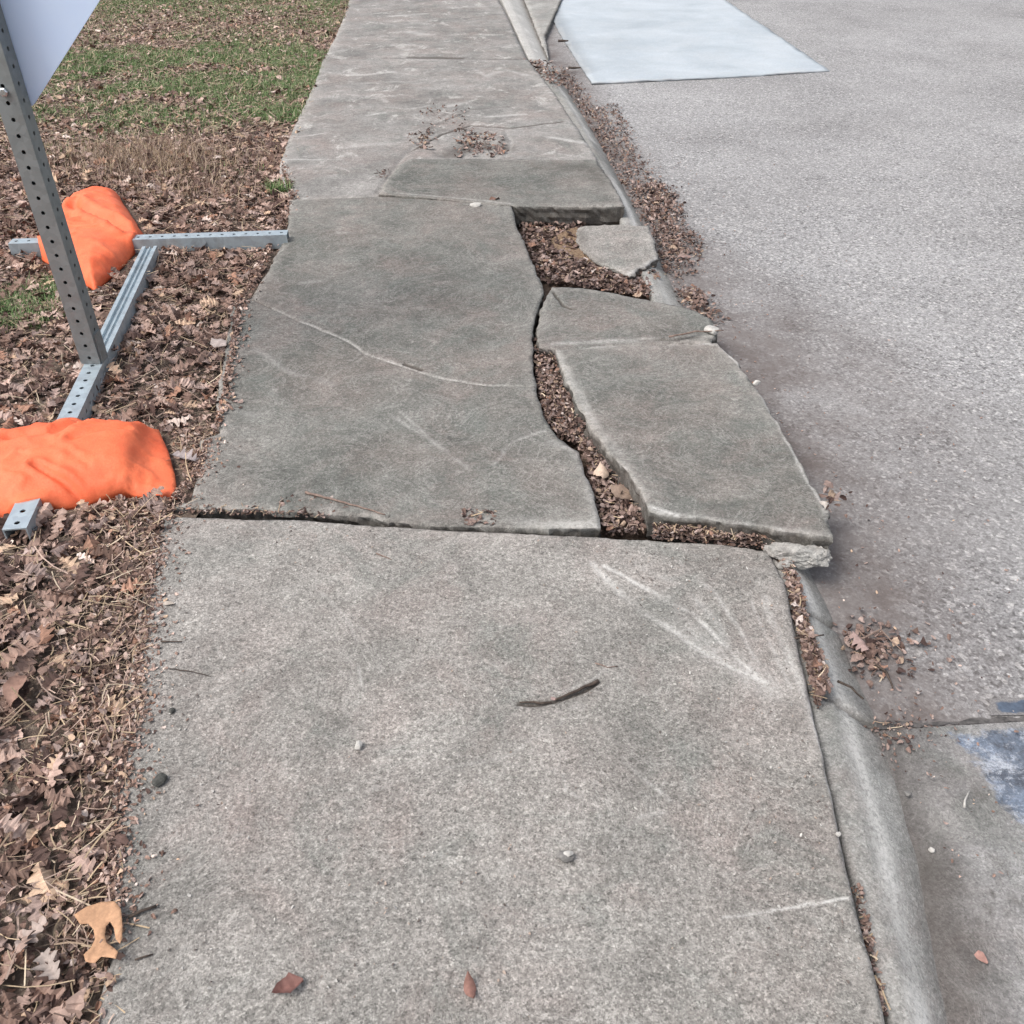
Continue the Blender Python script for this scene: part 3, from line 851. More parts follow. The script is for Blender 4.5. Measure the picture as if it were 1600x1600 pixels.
# ---- gutter panel and paint, apron
def build_gutter():
    px = [(1378, 1139), (1450, 1137), (1530, 1132), (1660, 1124), (1900, 1300), (2100, 1800)]
    W = GW(px, ROAD_Z + 0.006)
    ys = np.linspace(W[0][1] - 0.01, 0.0, 25)
    left = [(float(xo(y)) - 0.02, float(y)) for y in ys]
    x9 = 2.4
    P = left + [(x9, 0.0), (x9, W[3][1] + 0.03)] + [W[3], W[2], W[1]]
    def col(x, y):
        c = np.zeros((len(x), 3))
        d = x - xo(y)
        c[:, 1] = np.clip(1 - d / 0.13, 0, 1) * 0.62 + np.clip(fbm(x, y, 6, 88, 4) - 0.05, 0, 1) * 0.4
        c[:, 0] = np.clip(fbm(x, y, 9, 90, 4) - 0.15, 0, 1) * 0.6
        for L in ([(1515, 1580), (1545, 1420), (1560, 1350)], [(1570, 1440), (1588, 1400)], [(1430, 1190), (1500, 1215), (1530, 1250)], [(1540, 1425), (1565, 1450)]):
            q = poly_dist(np.stack([x, y], 1), GW(L, ROAD_Z), False)
            c[:, 1] = np.maximum(c[:, 1], np.clip(1 - q / 0.012, 0, 1) * 0.6)
        return c
    def zf(x, y):
        return ROAD_Z + 0.006 + fbm(x, y, 3, 91, 3) * 0.003 + 0.012 * np.clip((x - xo(y)) / 3.0, 0, 3)
    gut = sheet('gutter', P, zf, 0.02, M['gutter'], col)
    gut['kind'] = 'structure'
    # a thin joint of tar between asphalt and gutter
    j = [(1366, 1139), (1450, 1137), (1530, 1132), (1660, 1125), (1660, 1118), (1530, 1125.5), (1450, 1129.5), (1372, 1132)]
    JW = GW(j, ROAD_Z)
    JW = densify(JW, 0.02); JW = [(x, y + 0.006 * random.uniform(-1, 1)) for x, y in JW]
    o = sheet('road_joint', JW, lambda x, y: road_z(x, y) + 0.005, 0.02, M['tar'])
    o['kind'] = 'structure'
    # painted marking
    def cpaint(fade):
        def f(x, y):
            P2 = np.stack([x, y], 1)
            d = poly_dist(P2, fade[0])
            c = np.zeros((len(x), 3))
            c[:, 1] = np.clip(d / fade[1], 0, 1)
            c[:, 2] = fade[2]
            return c
        return f
    W = GW([(1545, 1094), (1760, 1088), (1760, 1117), (1545, 1120)], ROAD_Z)
    o = sheet('road_marking', W, lambda x, y: road_z(x, y) + 0.004, 0.02, M['paint'], cpaint((W, 0.004, 0.0)))
    o['kind'] = 'structure'
    W = GW([(1478, 1148), (1560, 1138), (1900, 1120), (1900, 1420), (1680, 1360), (1612, 1300), (1560, 1275), (1545, 1235), (1505, 1185)], ROAD_Z)
    me = gut.data
    co = np.array([v.co[:2] for v in me.vertices])
    d = poly_dist(co, W); ins = inside(co, W)
    pv = np.where(ins, np.clip(0.35 + d / 0.10, 0, 1), np.clip(0.35 - d / 0.03, 0, 1))
    ca = me.color_attributes.new('paint', 'FLOAT_COLOR', 'POINT')
    ca.data.foreach_set('color', np.repeat(pv, 4))
build_gutter()

o = slab('driveway_apron', [(925, 128), (1100, 121), (1297, 109), (1210, 50), (1135, 0), (1030, -70), (800, -70), (845, -5), (880, 60)], ROAD_Z + 0.022, 0.06, 0.045, M['apron'],
         [([(905, 110), (868, 40), (850, 0)], 0.16, 0, 0.0, 0.30), ([(960, 70), (1000, 20)], 0.3, 0, 0.0, 0.06)], rough=0.003, edge=0.008, seed=44, rim=0.05)
o['kind'] = 'structure'
# flared wing of the kerb where the apron begins
o = slab('curb_wing', [(857, 90), (852, 55), (879, -5), (886, -40), (800, -40), (820, 0), (846, 66)], ROAD_Z + 0.05, 0.06, 0.03, M['curb'], [([(853, 55), (878, 0)], 0.03, 0, 0, 0.6)], seed=46, rim=0.05)
o['kind'] = 'structure'

# ------------------------------------------------------------------ litter
def rotmats(n, tilt):
    yaw = RNG.uniform(0, 2 * np.pi, n)
    ax = RNG.normal(0, tilt, n); ay = RNG.normal(0, tilt, n)
    cz, sz = np.cos(yaw), np.sin(yaw)
    cx, sx = np.cos(ax), np.sin(ax)
    cy, sy = np.cos(ay), np.sin(ay)
    Z = np.zeros((n, 3, 3)); Z[:, 0, 0] = cz; Z[:, 0, 1] = -sz; Z[:, 1, 0] = sz; Z[:, 1, 1] = cz; Z[:, 2, 2] = 1
    X = np.zeros((n, 3, 3)); X[:, 0, 0] = 1; X[:, 1, 1] = cx; X[:, 1, 2] = -sx; X[:, 2, 1] = sx; X[:, 2, 2] = cx
    Y = np.zeros((n, 3, 3)); Y[:, 1, 1] = 1; Y[:, 0, 0] = cy; Y[:, 0, 2] = sy; Y[:, 2, 0] = -sy; Y[:, 2, 2] = cy
    return Y @ X @ Z

OAK = np.array([0.02, 0.05, 0.20, 0.26, 0.12, 0.15, 0.33, 0.36, 0.16, 0.14, 0.30, 0.28, 0.12, 0.15, 0.17, 0.05])
PLAIN = np.array([0.02, 0.12, 0.22, 0.28, 0.30, 0.28, 0.23, 0.16, 0.08, 0.0])
BIT = np.array([0.10, 0.28, 0.32, 0.22])
def leaf_template(prof, jag=0.0):
    n = len(prof)
    V = []
    for i, w in enumerate(prof):
        y = i / (n - 1) - 0.5
        V += [(-w, y + (0.03 if w > 0.25 else 0), 0), (0, y, 0), (w, y + (0.03 if w > 0.25 else 0), 0)]
    F = []
    for i in range(n - 1):
        a = i * 3; b = a + 3
        F += [(a, a + 1, b + 1, b), (a + 1, a + 2, b + 2, b + 1)]
    return np.array(V), np.array(F)

PAL = np.array([(0.165, 0.105, 0.082), (0.24, 0.160, 0.128), (0.34, 0.24, 0.198), (0.44, 0.325, 0.275), (0.085, 0.052, 0.043), (0.46, 0.33, 0.235), (0.27, 0.20, 0.175), (0.29, 0.165, 0.115), (0.58, 0.48, 0.42)])
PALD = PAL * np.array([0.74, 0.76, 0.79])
PALP = np.array([0.20, 0.19, 0.15, 0.08, 0.16, 0.05, 0.10, 0.05, 0.02])

def leaves_arrays(pos, size, template, tilt=0.35, curl=0.5, pal=PAL, palp=PALP, dirs=None):
    T, F = template
    n = len(pos)
    W = np.repeat(T[None], n, 0).copy()
    s = size[:, None]
    wx = RNG.uniform(0.75, 1.15, n)[:, None]
    W[:, :, 0] *= wx * RNG.uniform(0.85, 1.15, (n, T.shape[0]))
    c1 = RNG.normal(0, curl * 0.7, n)[:, None]; c2 = RNG.normal(0, curl * 0.8, n)[:, None]; c3 = RNG.normal(0, curl, n)[:, None]
    x = W[:, :, 0]; y = W[:, :, 1]
    W[:, :, 2] = c1 * np.abs(x) * 1.5 + c2 * y * y * 1.4 + c3 * x * y * 1.5 + RNG.normal(0, 0.03, x.shape)
    W[:, :, 0] = x + RNG.normal(0, 0.15, n)[:, None] * y * y
    W *= s[:, :, None]
    Rm = rotmats(n, tilt)
    W = np.einsum('nvj,njk->nvk', W, Rm)
    zmin = W[:, :, 2].min(1)
    W[:, :, 2] -= zmin[:, None] * 0.85
    W += pos[:, None, :]
    Fa = (F[None] + (np.arange(n) * T.shape[0])[:, None, None]).reshape(-1, F.shape[1])
    ci = RNG.choice(len(pal), n, p=palp)
    C = pal[ci] * RNG.uniform(0.8, 1.25, (n, 1))
    C = np.repeat(C[:, None], T.shape[0], 1) * RNG.uniform(0.85, 1.15, (n, T.shape[0], 1))
    C[:, 1::3] *= 1.22       # paler midrib
    return W.reshape(-1, 3), Fa, C.reshape(-1, 3)

def straw_arrays(pos, length, width, tilt=0.18, pal=None, palp=None, upright=False, dirn=None):
    n = len(pos)
    yaw = RNG.uniform(0, 2 * np.pi, n)
    L = length
    k = 4
    V = np.zeros((n, k * 2, 3))
    bend = RNG.normal(0, 0.25, n)
    if upright:
        lean = RNG.uniform(0.15, 1.0, n)
        for i in range(k):
            t = i / (k - 1)
            w = width * (1 - t) ** 0.7
            r = L * t * lean * t
            h = L * t * (1 - 0.35 * lean * t)
            bx = np.cos(yaw) * r; by = np.sin(yaw) * r
            V[:, 2 * i] = np.stack([bx - np.sin(yaw) * w, by + np.cos(yaw) * w, h], 1)
            V[:, 2 * i + 1] = np.stack([bx + np.sin(yaw) * w, by - np.cos(yaw) * w, h], 1)
    else:
        tl = RNG.normal(0, tilt, n)
        for i in range(k):
            t = i / (k - 1) - 0.5
            a = yaw + bend * t
            bx = np.cos(a) * L * t; by = np.sin(a) * L * t; h = np.sin(tl) * L * t + np.abs(np.sin(tl)) * L * 0.5
            V[:, 2 * i] = np.stack([bx - np.sin(a) * width, by + np.cos(a) * width, h], 1)
            V[:, 2 * i + 1] = np.stack([bx + np.sin(a) * width, by - np.cos(a) * width, h + width * 0.6], 1)
    V += pos[:, None, :]
    F = np.array([(2 * i, 2 * i + 1, 2 * i + 3, 2 * i + 2) for i in range(k - 1)])
    Fa = (F[None] + (np.arange(n) * k * 2)[:, None, None]).reshape(-1, 4)
    ci = RNG.choice(len(pal), n, p=palp)
    C = pal[ci] * RNG.uniform(0.75, 1.25, (n, 1))
    C = np.repeat(C[:, None], k * 2, 1)
    return V.reshape(-1, 3), Fa, C.reshape(-1, 3)

class Batch:
    def __init__(self):
        self.V = []; self.F = []; self.C = []; self.n = 0
    def add(self, vfc):
        v, f, c = vfc
        self.V.append(v); self.F.append(f + self.n); self.C.append(c); self.n += len(v)
    def build(self, name, mat, **kw):
        o = mesh_obj(name, np.concatenate(self.V), np.concatenate(self.F).tolist(), mat, colors=np.concatenate(self.C), **kw)
        return o

def scatter(poly, n, dens=None):
    if n == 0:
        return np.zeros((0, 2))
    P = np.array(poly)
    lo, hi = P.min(0), P.max(0)
    out = []
    tot = 0
    A = abs(area(poly)); bb = np.prod(hi - lo)
    while tot < n:
        k = int((n - tot) * bb / A * 1.3) + 50
        q = RNG.uniform(lo, hi, (k, 2))
        q = q[inside(q, poly)]
        if dens is not None and len(q):
            q = q[RNG.uniform(0, 1, len(q)) < dens(q[:, 0], q[:, 1])]
        out.append(q); tot += len(q)
    return np.concatenate(out)[:n]

TO, TP, TB = leaf_template(OAK), leaf_template(PLAIN), leaf_template(BIT)

# verge litter; leaves thick near the stand, chopped straw beside the near slab
stripN = [(-2.6, 0.3)] + [(float(EDGE(y)) + 0.01 + 0.012 * math.sin(y * 37) + 0.010 * math.sin(y * 11), float(y)) for y in np.arange(0.3, 5.6, 0.05)] + [(-3.6, 5.6)]
stripF = [(-4.3, 5.0)] + [(float(EDGE(y)) + 0.01, float(y)) for y in np.arange(5.0, 12.0, 0.1)] + [(-5.3, 12.0)]

def grass_density(x, y):
    """1 where the lawn is green"""
    a = np.clip(2.6 * fbm(x, y, 2.2, 71, 5) + 0.85, 0.04, 1) * np.clip(1.0 + 1.6 * fbm(x, y, 9, 72, 3), 0.1, 1)
    band = 1 / (1 + np.exp(-(y - 6.0 - 0.6 * fbm(x, y, 1.6, 5, 4)) * 6))
    far = 0.70 / (1 + np.exp(-(y - 8.6 - 0.3 * fbm(x, y, 1.2, 6, 3)) * 5)) * (1 - 0.55 / (1 + np.exp(-(y - 10.2) * 4)))
    return a * band * (1 - far)
def ground_h(x, y):
    return verge_z(x, y)

BAG1_PX = [(-190, 690, 0.05), (-90, 668, 0.06), (0, 657, 0.065), (60, 650, 0.065), (120, 645, 0.065), (180, 649, 0.055), (243, 655, 0.035), (249, 672, 0.02), (262, 708, 0.0), (272, 738, 0.0), (277, 777, -0.005), (222, 776, -0.005), (196, 775, -0.005), (165, 782, -0.005), (120, 790, 0.0), (60, 793, 0.02), (30, 794, 0.03), (0, 794, 0.03), (-90, 802, -0.01), (-200, 800, -0.01)]
BAG2_PX = [(92, 322, 0.03), (104, 304, 0.05), (124, 290, 0.06), (150, 287, 0.055), (182, 290, 0.05), (187, 302, 0.04), (205, 330, 0.03), (224, 362, 0.02), (214, 382, 0.01), (196, 410, 0.0), (172, 436, -0.01), (150, 457, -0.01), (128, 444, -0.01), (110, 424, -0.01), (88, 420, -0.01), (66, 408, -0.01), (64, 382, 0.0), (84, 350, 0.02)]
BAG1, BAG2 = GW(BAG1_PX), GW(BAG2_PX)
B = Batch()
def near_straw(x, y):
    return np.where(y < 2.35, np.clip((0.17 + 0.16 * fbm(x, y, 5, 6, 3) - (EDGE(y) - x)) * 12.0, 0.04, 0.9), 0.06)
def leafy(x, y):
    P2 = np.stack([x, y], 1)
    clear = ~(inside(P2, BAG1) | (poly_dist(P2, BAG1) < 0.022)) & ~(inside(P2, BAG2) | (poly_dist(P2, BAG2) < 0.022))
    return (1 - 0.90 * near_straw(x, y)) * clear
for tmpl, n, s0, s1 in ((TO, 7500, 0.038, 0.080), (TP, 4200, 0.02, 0.050), (TB, 15000, 0.008, 0.024)):
    q = scatter(stripN, n, leafy)
    z = ground_h(q[:, 0], q[:, 1]) + RNG.uniform(-0.004, 0.020, n)
    B.add(leaves_arrays(np.column_stack([q, z]), RNG.uniform(s0, s1, n), tmpl, 0.26, 0.42))
q = scatter(stripN, 20000, lambda x, y: np.clip(near_straw(x, y) + 0.05, 0, 1) * (leafy(x, y) > 0))
z = ground_h(q[:, 0], q[:, 1]) + RNG.uniform(0.0, 0.022, len(q))
B.add(leaves_arrays(np.column_stack([q, z]), RNG.uniform(0.006, 0.020, len(q)), TB, 0.5, 0.5))
# far litter
for tmpl, n, s0, s1 in ((TP, 2400, 0.025, 0.07), (TB, 15000, 0.012, 0.04)):
    q = scatter(stripF, n, lambda x, y: np.clip(1.0 - 0.95 * grass_density(x, y), 0.07, 1) * np.clip(1.35 - (y - 5) * 0.16, 0.25, 1))
    z = ground_h(q[:, 0], q[:, 1]) + RNG.uniform(0.0, 0.020, n)
    B.add(leaves_arrays(np.column_stack([q, z]), RNG.uniform(s0, s1, n), tmpl, 0.3, 0.4))
kind(B.build('leaf_litter', M['leaf']), 'stuff', 'brown fallen oak leaves and leaf scraps covering the verge beside the pavement', 'leaf litter')

# dry straw and needles
SP = np.array([(0.42, 0.32, 0.21), (0.30, 0.22, 0.155), (0.55, 0.45, 0.33), (0.20, 0.14, 0.11), (0.42, 0.31, 0.25)])
SPP = np.array([0.26, 0.24, 0.10, 0.20, 0.20])
B = Batch()
q = scatter(stripN, 9000, lambda x, y: np.clip(near_straw(x, y) + 0.10, 0, 1) * (leafy(x, y) > 0))
z = ground_h(q[:, 0], q[:, 1]) + RNG.uniform(0.004, 0.026, len(q))
B.add(straw_arrays(np.column_stack([q, z]), RNG.uniform(0.015, 0.07, len(q)), RNG.uniform(0.0006, 0.0013, len(q)), pal=SP, palp=SPP))
q = scatter(stripN, 2500, lambda x, y: leafy(x, y) > 0)
z = ground_h(q[:, 0], q[:, 1]) + RNG.uniform(0.010, 0.03, len(q))
B.add(straw_arrays(np.column_stack([q, z]), RNG.uniform(0.04, 0.13, len(q)), RNG.uniform(0.0008, 0.0016, len(q)), pal=SP, palp=SPP))
q = scatter(stripF, 26000)
z = ground_h(q[:, 0], q[:, 1]) + RNG.uniform(0.0, 0.02, len(q))
B.add(straw_arrays(np.column_stack([q, z]), RNG.uniform(0.04, 0.10, len(q)), RNG.uniform(0.0012, 0.0028, len(q)), pal=SP, palp=SPP))
for (px, py, rad, n) in ((255, 255, 0.32, 2600), (200, 240, 0.3, 1300), (320, 300, 0.2, 500)):
    cx, cy = G(px, py, -0.01)
    q = np.column_stack([RNG.normal(cx, rad * 0.8, n), RNG.normal(cy, rad * 0.55, n)])
    B.add(straw_arrays(np.column_stack([q, ground_h(q[:, 0], q[:, 1]) + 0.008]), RNG.uniform(0.04, 0.10, n), RNG.uniform(0.0010, 0.0020, n), pal=SP, palp=SPP, upright=True))
kind(B.build('dry_straw', M['grass']), 'stuff', 'pale dry grass stems and pine needles strewn over the verge', 'straw')

# green grass
GP = np.array([(0.11, 0.19, 0.065), (0.15, 0.235, 0.085), (0.21, 0.29, 0.13), (0.07, 0.125, 0.045), (0.42, 0.40, 0.26)])
GPP = np.array([0.26, 0.26, 0.2, 0.12, 0.16])
B = Batch()
q = scatter(stripF, 125000, grass_density)
z = ground_h(q[:, 0], q[:, 1]) - 0.002
B.add(straw_arrays(np.column_stack([q, z]), RNG.uniform(0.02, 0.055, len(q)), RNG.uniform(0.0014, 0.0030, len(q)), pal=GP, palp=GPP, upright=True))
for (px, py, rad, n) in ((25, 480, 0.24, 2600), (-60, 500, 0.25, 1500), (85, 440, 0.12, 300), (345, 262, 0.3, 200), (130, 232, 0.35, 700), (450, 180, 0.25, 2500), (470, 130, 0.3, 2500)):
    cx, cy = G(px, py, -0.01)
    a = RNG.uniform(0, 2 * np.pi, n); r = rad * np.sqrt(RNG.uniform(0, 1, n)) * (0.6 + 0.5 * RNG.uniform(0, 1, n))
    x = cx + np.cos(a) * r; y = cy + np.sin(a) * r
    ok = x < EDGE(y) - 0.01
    x, y = x[ok], y[ok]
    B.add(straw_arrays(np.column_stack([x, y, ground_h(x, y)]), RNG.uniform(0.02, 0.06, len(x)), RNG.uniform(0.0012, 0.0026, len(x)), pal=GP, palp=GPP, upright=True))
kind(B.build('grass', M['grass']), 'stuff', 'patchy green grass growing on the verge beyond the leaves', 'grass')

# one tuft against the slab corner
cx, cy = G(446, 298, 0.0)
n = 170
a = RNG.uniform(0, 2 * np.pi, n); r = 0.05 * np.sqrt(RNG.uniform(0, 1, n))
B = Batch()
B.add(straw_arrays(np.column_stack([cx + np.cos(a) * r * 1.3 - 0.03, cy + np.sin(a) * r, np.full(n, -0.015)]) - np.array([cx, cy, 0]), RNG.uniform(0.04, 0.09, n), RNG.uniform(0.0016, 0.003, n), pal=GP[:3], palp=np.array([0.4, 0.35, 0.25]), upright=True))
o = B.build('grass_tuft', M['grass'])
o.location = (cx, cy, 0)
tag(o, 'small green grass tuft at the far left corner of the cracked slab', 'grass tuft')

# litter in the hole, the gap, the joint and the gutter
def gap_litter(name, polys, label, cat='leaf litter', feather=0.0):
    B = Batch()
    for (px, z, nl, nb, lift, sz) in polys:
        W = GW(px, z)
        q = scatter(W, nl)
        q = q + RNG.normal(0, 1, q.shape) * feather
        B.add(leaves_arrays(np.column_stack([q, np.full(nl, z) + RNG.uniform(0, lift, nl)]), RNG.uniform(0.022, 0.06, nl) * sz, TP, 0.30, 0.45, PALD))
        q = scatter(W, nb)
        q = q + RNG.normal(0, 1, q.shape) * feather * 1.6
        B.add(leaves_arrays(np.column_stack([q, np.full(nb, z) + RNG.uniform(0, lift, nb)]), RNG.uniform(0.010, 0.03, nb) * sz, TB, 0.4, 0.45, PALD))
        k = nb // 11 if feather != 0.02 else nb // 16
        q = scatter(W, k)
        B.add(straw_arrays(np.column_stack([q, np.full(k, z) + RNG.uniform(lift * 0.5, lift * 1.1, k)]), RNG.uniform(0.012, 0.035, k), RNG.uniform(0.0008, 0.0016, k), pal=SP, palp=SPP))
    return kind(B.build(name, M['leaf']), 'stuff', label, cat)

gap_litter('leaf_litter', [
    ([(800, 326), (975, 330), (985, 350), (915, 352), (905, 372), (925, 400), (960, 420), (985, 432), (1015, 415), (1030, 440), (1018, 470), (950, 458), (862, 446), (845, 440), (825, 395)], -0.070, 420, 2200, 0.022, 0.85),
    ([(845, 405), (885, 400), (960, 432), (1015, 450), (1012, 468), (940, 455), (860, 440)], -0.05, 130, 700, 0.02, 0.8),
], 'brown leaves filling the square hole where a slab corner is missing')
gap_litter('leaf_litter', [
    ([(834, 540), (862, 545), (886, 600), (920, 660), (985, 742), (1015, 800), (1020, 838), (945, 838), (930, 780), (905, 702), (870, 682), (850, 655), (838, 610)], -0.040, 150, 2300, 0.028, 0.70),
    ([(834, 560), (868, 560), (886, 610), (925, 672), (975, 735), (925, 740), (905, 702), (870, 682), (850, 655)], -0.018, 60, 900, 0.022, 0.60),
], 'brown leaves packed in the curved gap between the slab pieces')
gap_litter('leaf_litter', [
    ([(1018, 822), (1110, 834), (1215, 850), (1205, 860), (1110, 852), (1020, 844)], -0.015, 60, 1500, 0.038, 0.5),
    ([(640, 820), (940, 826), (940, 836), (700, 829)], -0.025, 5, 300, 0.02, 0.4),
    ([(440, 775), (520, 782), (600, 806), (640, 818), (560, 812), (470, 806), (430, 796)], -0.012, 24, 260, 0.010, 0.55),
    ([(262, 790), (440, 796), (560, 808), (560, 812), (262, 804)], -0.018, 10, 500, 0.016, 0.4),
    ([(722, 800), (775, 803), (770, 826), (725, 824)], -0.002, 10, 90, 0.012, 0.6),
], 'small leaf scraps along the joint in front of the cracked slabs')
gap_litter('leaf_litter', [
    ([(1204, 866), (1228, 880), (1242, 910), (1262, 985), (1290, 1080), (1275, 1112), (1250, 1010), (1224, 905)], -0.035, 60, 900, 0.030, 0.6),
    ([(1235, 900), (1262, 985), (1296, 1075), (1276, 1100), (1252, 1010)], -0.012, 26, 300, 0.012, 0.6),
    ([(1330, 1385), (1342, 1390), (1385, 1590), (1370, 1590)], -0.04, 4, 160, 0.02, 0.4),
], 'leaf scraps and soil in the gap between the near slab and the curb')
gap_litter('leaf_litter', [
    ([(870, 100), (905, 130), (925, 165), (965, 165), (1000, 250), (1030, 285), (1060, 300), (1070, 350), (1100, 380), (1092, 420), (1060, 440), (1030, 430), (1030, 380), (1000, 345), (975, 305), (930, 225), (885, 150)], ROAD_Z + 0.002, 110, 2900, 0.007, 0.7),
    ([(985, 290), (1040, 290), (1060, 345), (1090, 390), (1040, 420), (1025, 360)], ROAD_Z + 0.006, 60, 800, 0.012, 0.8),
    ([(1055, 455), (1085, 452), (1110, 480), (1125, 505), (1112, 505), (1080, 480)], ROAD_Z + 0.004, 25, 260, 0.012, 0.8),
    ([(820, 98), (858, 98), (882, 130), (872, 140), (840, 118)], -0.02, 25, 250, 0.02, 1.0),
    ([(1290, 780), (1296, 778), (1298, 800), (1290, 800)], 0.0, 4, 20, 0.03, 0.8),
], 'brown leaves drifted along the gutter beside the far curb', feather=0.014)
gap_litter('leaf_litter', [
    ([(1320, 1010), (1350, 990), (1400, 985), (1410, 1010), (1372, 1035), (1340, 1050)], ROAD_Z + 0.004, 14, 160, 0.010, 0.7),
    ([(1330, 1020), (1460, 960), (1480, 1040), (1400, 1090)], ROAD_Z + 0.006, 1, 40, 0.004, 0.6),
    ([(1376, 1128), (1460, 1126), (1460, 1140), (1380, 1146)], ROAD_Z + 0.008, 0, 70, 0.004, 0.35),
    ([(1376, 1140), (1410, 1150), (1400, 1180), (1385, 1165)], ROAD_Z + 0.010, 1, 30, 0.004, 0.5),
], 'small reddish leaf clump on the road beside the near curb', feather=0.02)
gap_litter('leaf_litter', [
    ([(715, 205), (785, 212), (788, 246), (716, 246)], 0.004, 22, 190, 0.014, 1.0),
    ([(640, 212), (675, 205), (680, 236), (645, 232)], 0.004, 8, 60, 0.010, 1.0),
    ([(660, 160), (740, 170), (720, 205), (650, 200)], 0.006, 3, 90, 0.004, 0.7),
    ([(590, 268), (612, 266), (604, 282), (592, 280)], 0.004, 2, 20, 0.010, 0.7),
], 'thin scatter of leaf scraps on the broken far slab', feather=0.01)

# crumbs and grit on slabs and road: uncountable specks
def grit():
    B = Batch()
    q = scatter(GW([(230, 812), (1200, 862), (1375, 1590), (180, 1590)], 0.0), 700, lambda x, y: np.clip(0.35 + fbm(x, y, 3, 14, 3), 0.05, 1))
    pal = np.array([(0.40, 0.385, 0.36), (0.12, 0.10, 0.09), (0.3, 0.24, 0.2)])
    B.add(leaves_arrays(np.column_stack([q, np.full(len(q), 0.0015)]), RNG.uniform(0.0025, 0.007, len(q)), TB, 0.4, 0.4, pal, np.array([0.45, 0.3, 0.25])))
    # crumbs along the left edge of the near slab, thinning to the right
    ys = RNG.uniform(0.75, 2.25, 2600)
    xs = EDGE(ys) - 0.01 + RNG.exponential(0.020, len(ys))
    B.add(leaves_arrays(np.column_stack([xs, ys, np.full(len(ys), 0.001)]), RNG.uniform(0.003, 0.013, len(ys)), TB, 0.4, 0.4))
    ys = RNG.uniform(2.3, 5.0, 1500)
    xs = EDGE(ys) + RNG.exponential(0.014, len(ys))
    B.add(leaves_arrays(np.column_stack([xs, ys, np.full(len(ys), 0.006)]), RNG.uniform(0.004, 0.020, len(ys)), TB, 0.4, 0.4))
    n = 900
    ys = RNG.uniform(0.9, 6.0, n); xs = xo(ys) + RNG.exponential(0.25, n) + 0.01
    B.add(leaves_arrays(np.column_stack([xs, ys, road_z(xs, ys) + 0.016 * (ys < 1.72) + 0.002]), RNG.uniform(0.003, 0.010, n), TB, 0.4, 0.4))
    kind(B.build('grit', M['leaf']), 'stuff', 'fine crumbs and grit sprinkled on slabs and road', 'grit')
grit()

# ------------------------------------------------------------------ single leaves and twigs
def single_leaf(px, py, z, size, col, label, yaw=None, tmpl=TO, curl=0.3, tilt=0.1):
    global RNG
    v, f, c = leaves_arrays(np.zeros((1, 3)), np.array([size]), tmpl, tilt * 0.8, curl * 0.75, np.array([col]) * 0.78, np.array([1.0]))
    o = mesh_obj('leaf', v, f.tolist(), M['leaf'], colors=c, smooth=True)
    x, y = G(px, py, z)
    o.location = (x, y, z)
    if yaw is not None:
        o.rotation_euler.z = yaw
    return tag(o, label, 'leaf')

def big_oak_leaf():
    # outline followed from the tan leaf at the slab edge: broad head, two deep bays, splayed foot
    z = 0.016
    out = [(118, 1434), (138, 1420), (160, 1412), (180, 1410), (190, 1422), (192, 1445), (192, 1470), (189, 1478), (181, 1468), (178, 1450), (172, 1440), (165, 1446), (163, 1460), (166, 1472), (180, 1484), (187, 1492), (184, 1504),
           (172, 1500), (160, 1498), (150, 1508), (136, 1506), (132, 1494), (142, 1482), (148, 1468), (146, 1452), (138, 1444), (126, 1446)]
    W = GW(out, z)
    B_ = densify(W if area(W) > 0 else W[::-1], 0.004)
    V, F, loop = triangulate(B_, 0.005)
    c0 = V.mean(0)
    X = V - c0
    d = poly_dist(V, B_)
    h = 0.008 * (X[:, 0] / 0.05) ** 2 + 0.006 * (X[:, 1] / 0.05) ** 2 + fbm(V[:, 0], V[:, 1], 40, 3, 3) * 0.003
    rib = np.abs(X[:, 0] - 0.0)
    h = h - 0.0015 * np.exp(-(rib / 0.003) ** 2)
    cols = np.tile(np.array([[0.50, 0.29, 0.17]]), (len(V), 1)) * (0.95 + 0.12 * fbm(V[:, 0], V[:, 1], 60, 5, 3))[:, None]
    cols *= (1 + 0.18 * np.exp(-(rib / 0.0015) ** 2))[:, None]
    top = np.column_stack([X, h]); bot = np.column_stack([X, h - 0.0006])
    n = len(V)
    faces = [tuple(f) for f in F] + [tuple(i + n for i in f[::-1]) for f in F]
    for k in range(len(loop)):
        a, b = loop[k], loop[(k + 1) % len(loop)]
        faces.append((a, a + n, b + n, b))
    o = mesh_obj('leaf', np.concatenate([top, bot]), faces, M['leaf'], colors=np.concatenate([cols, cols]), smooth=True)
    o.location = (c0[0], c0[1], z)
    tag(o, 'large tan oak leaf with two deep bays at the left edge of the near slab', 'leaf')
big_oak_leaf()
single_leaf(450, 1545, 0.002, 0.050, (0.20, 0.10, 0.085), 'curled reddish brown leaf on the near slab, left of two at the bottom', 1.2, TP, 0.9, 0.2)
single_leaf(735, 1549, 0.002, 0.042, (0.24, 0.13, 0.105), 'curled reddish brown leaf at the bottom middle of the near slab', 2.4, TP, 0.9, 0.2)
single_leaf(1534, 1497, ROAD_Z + 0.014, 0.022, (0.42, 0.24, 0.20), 'small pink leaf scrap alone on the concrete gutter', 0.4, TB, 0.4)
single_leaf(264, 943, 0.004, 0.026, (0.62, 0.54, 0.46), 'pale leaf scrap on the upper left edge of the near slab', 0.9, TB, 0.5)
single_leaf(290, 718, 0.004, 0.085, (0.42, 0.36, 0.35), 'greyish pink oak leaf between the near orange sandbag and the slab', 0.6, TO, 0.5)
single_leaf(340, 536, 0.012, 0.080, (0.52, 0.44, 0.40), 'pale leaf on the verge at the left edge of the cracked slab', 1.5, TP, 0.3)
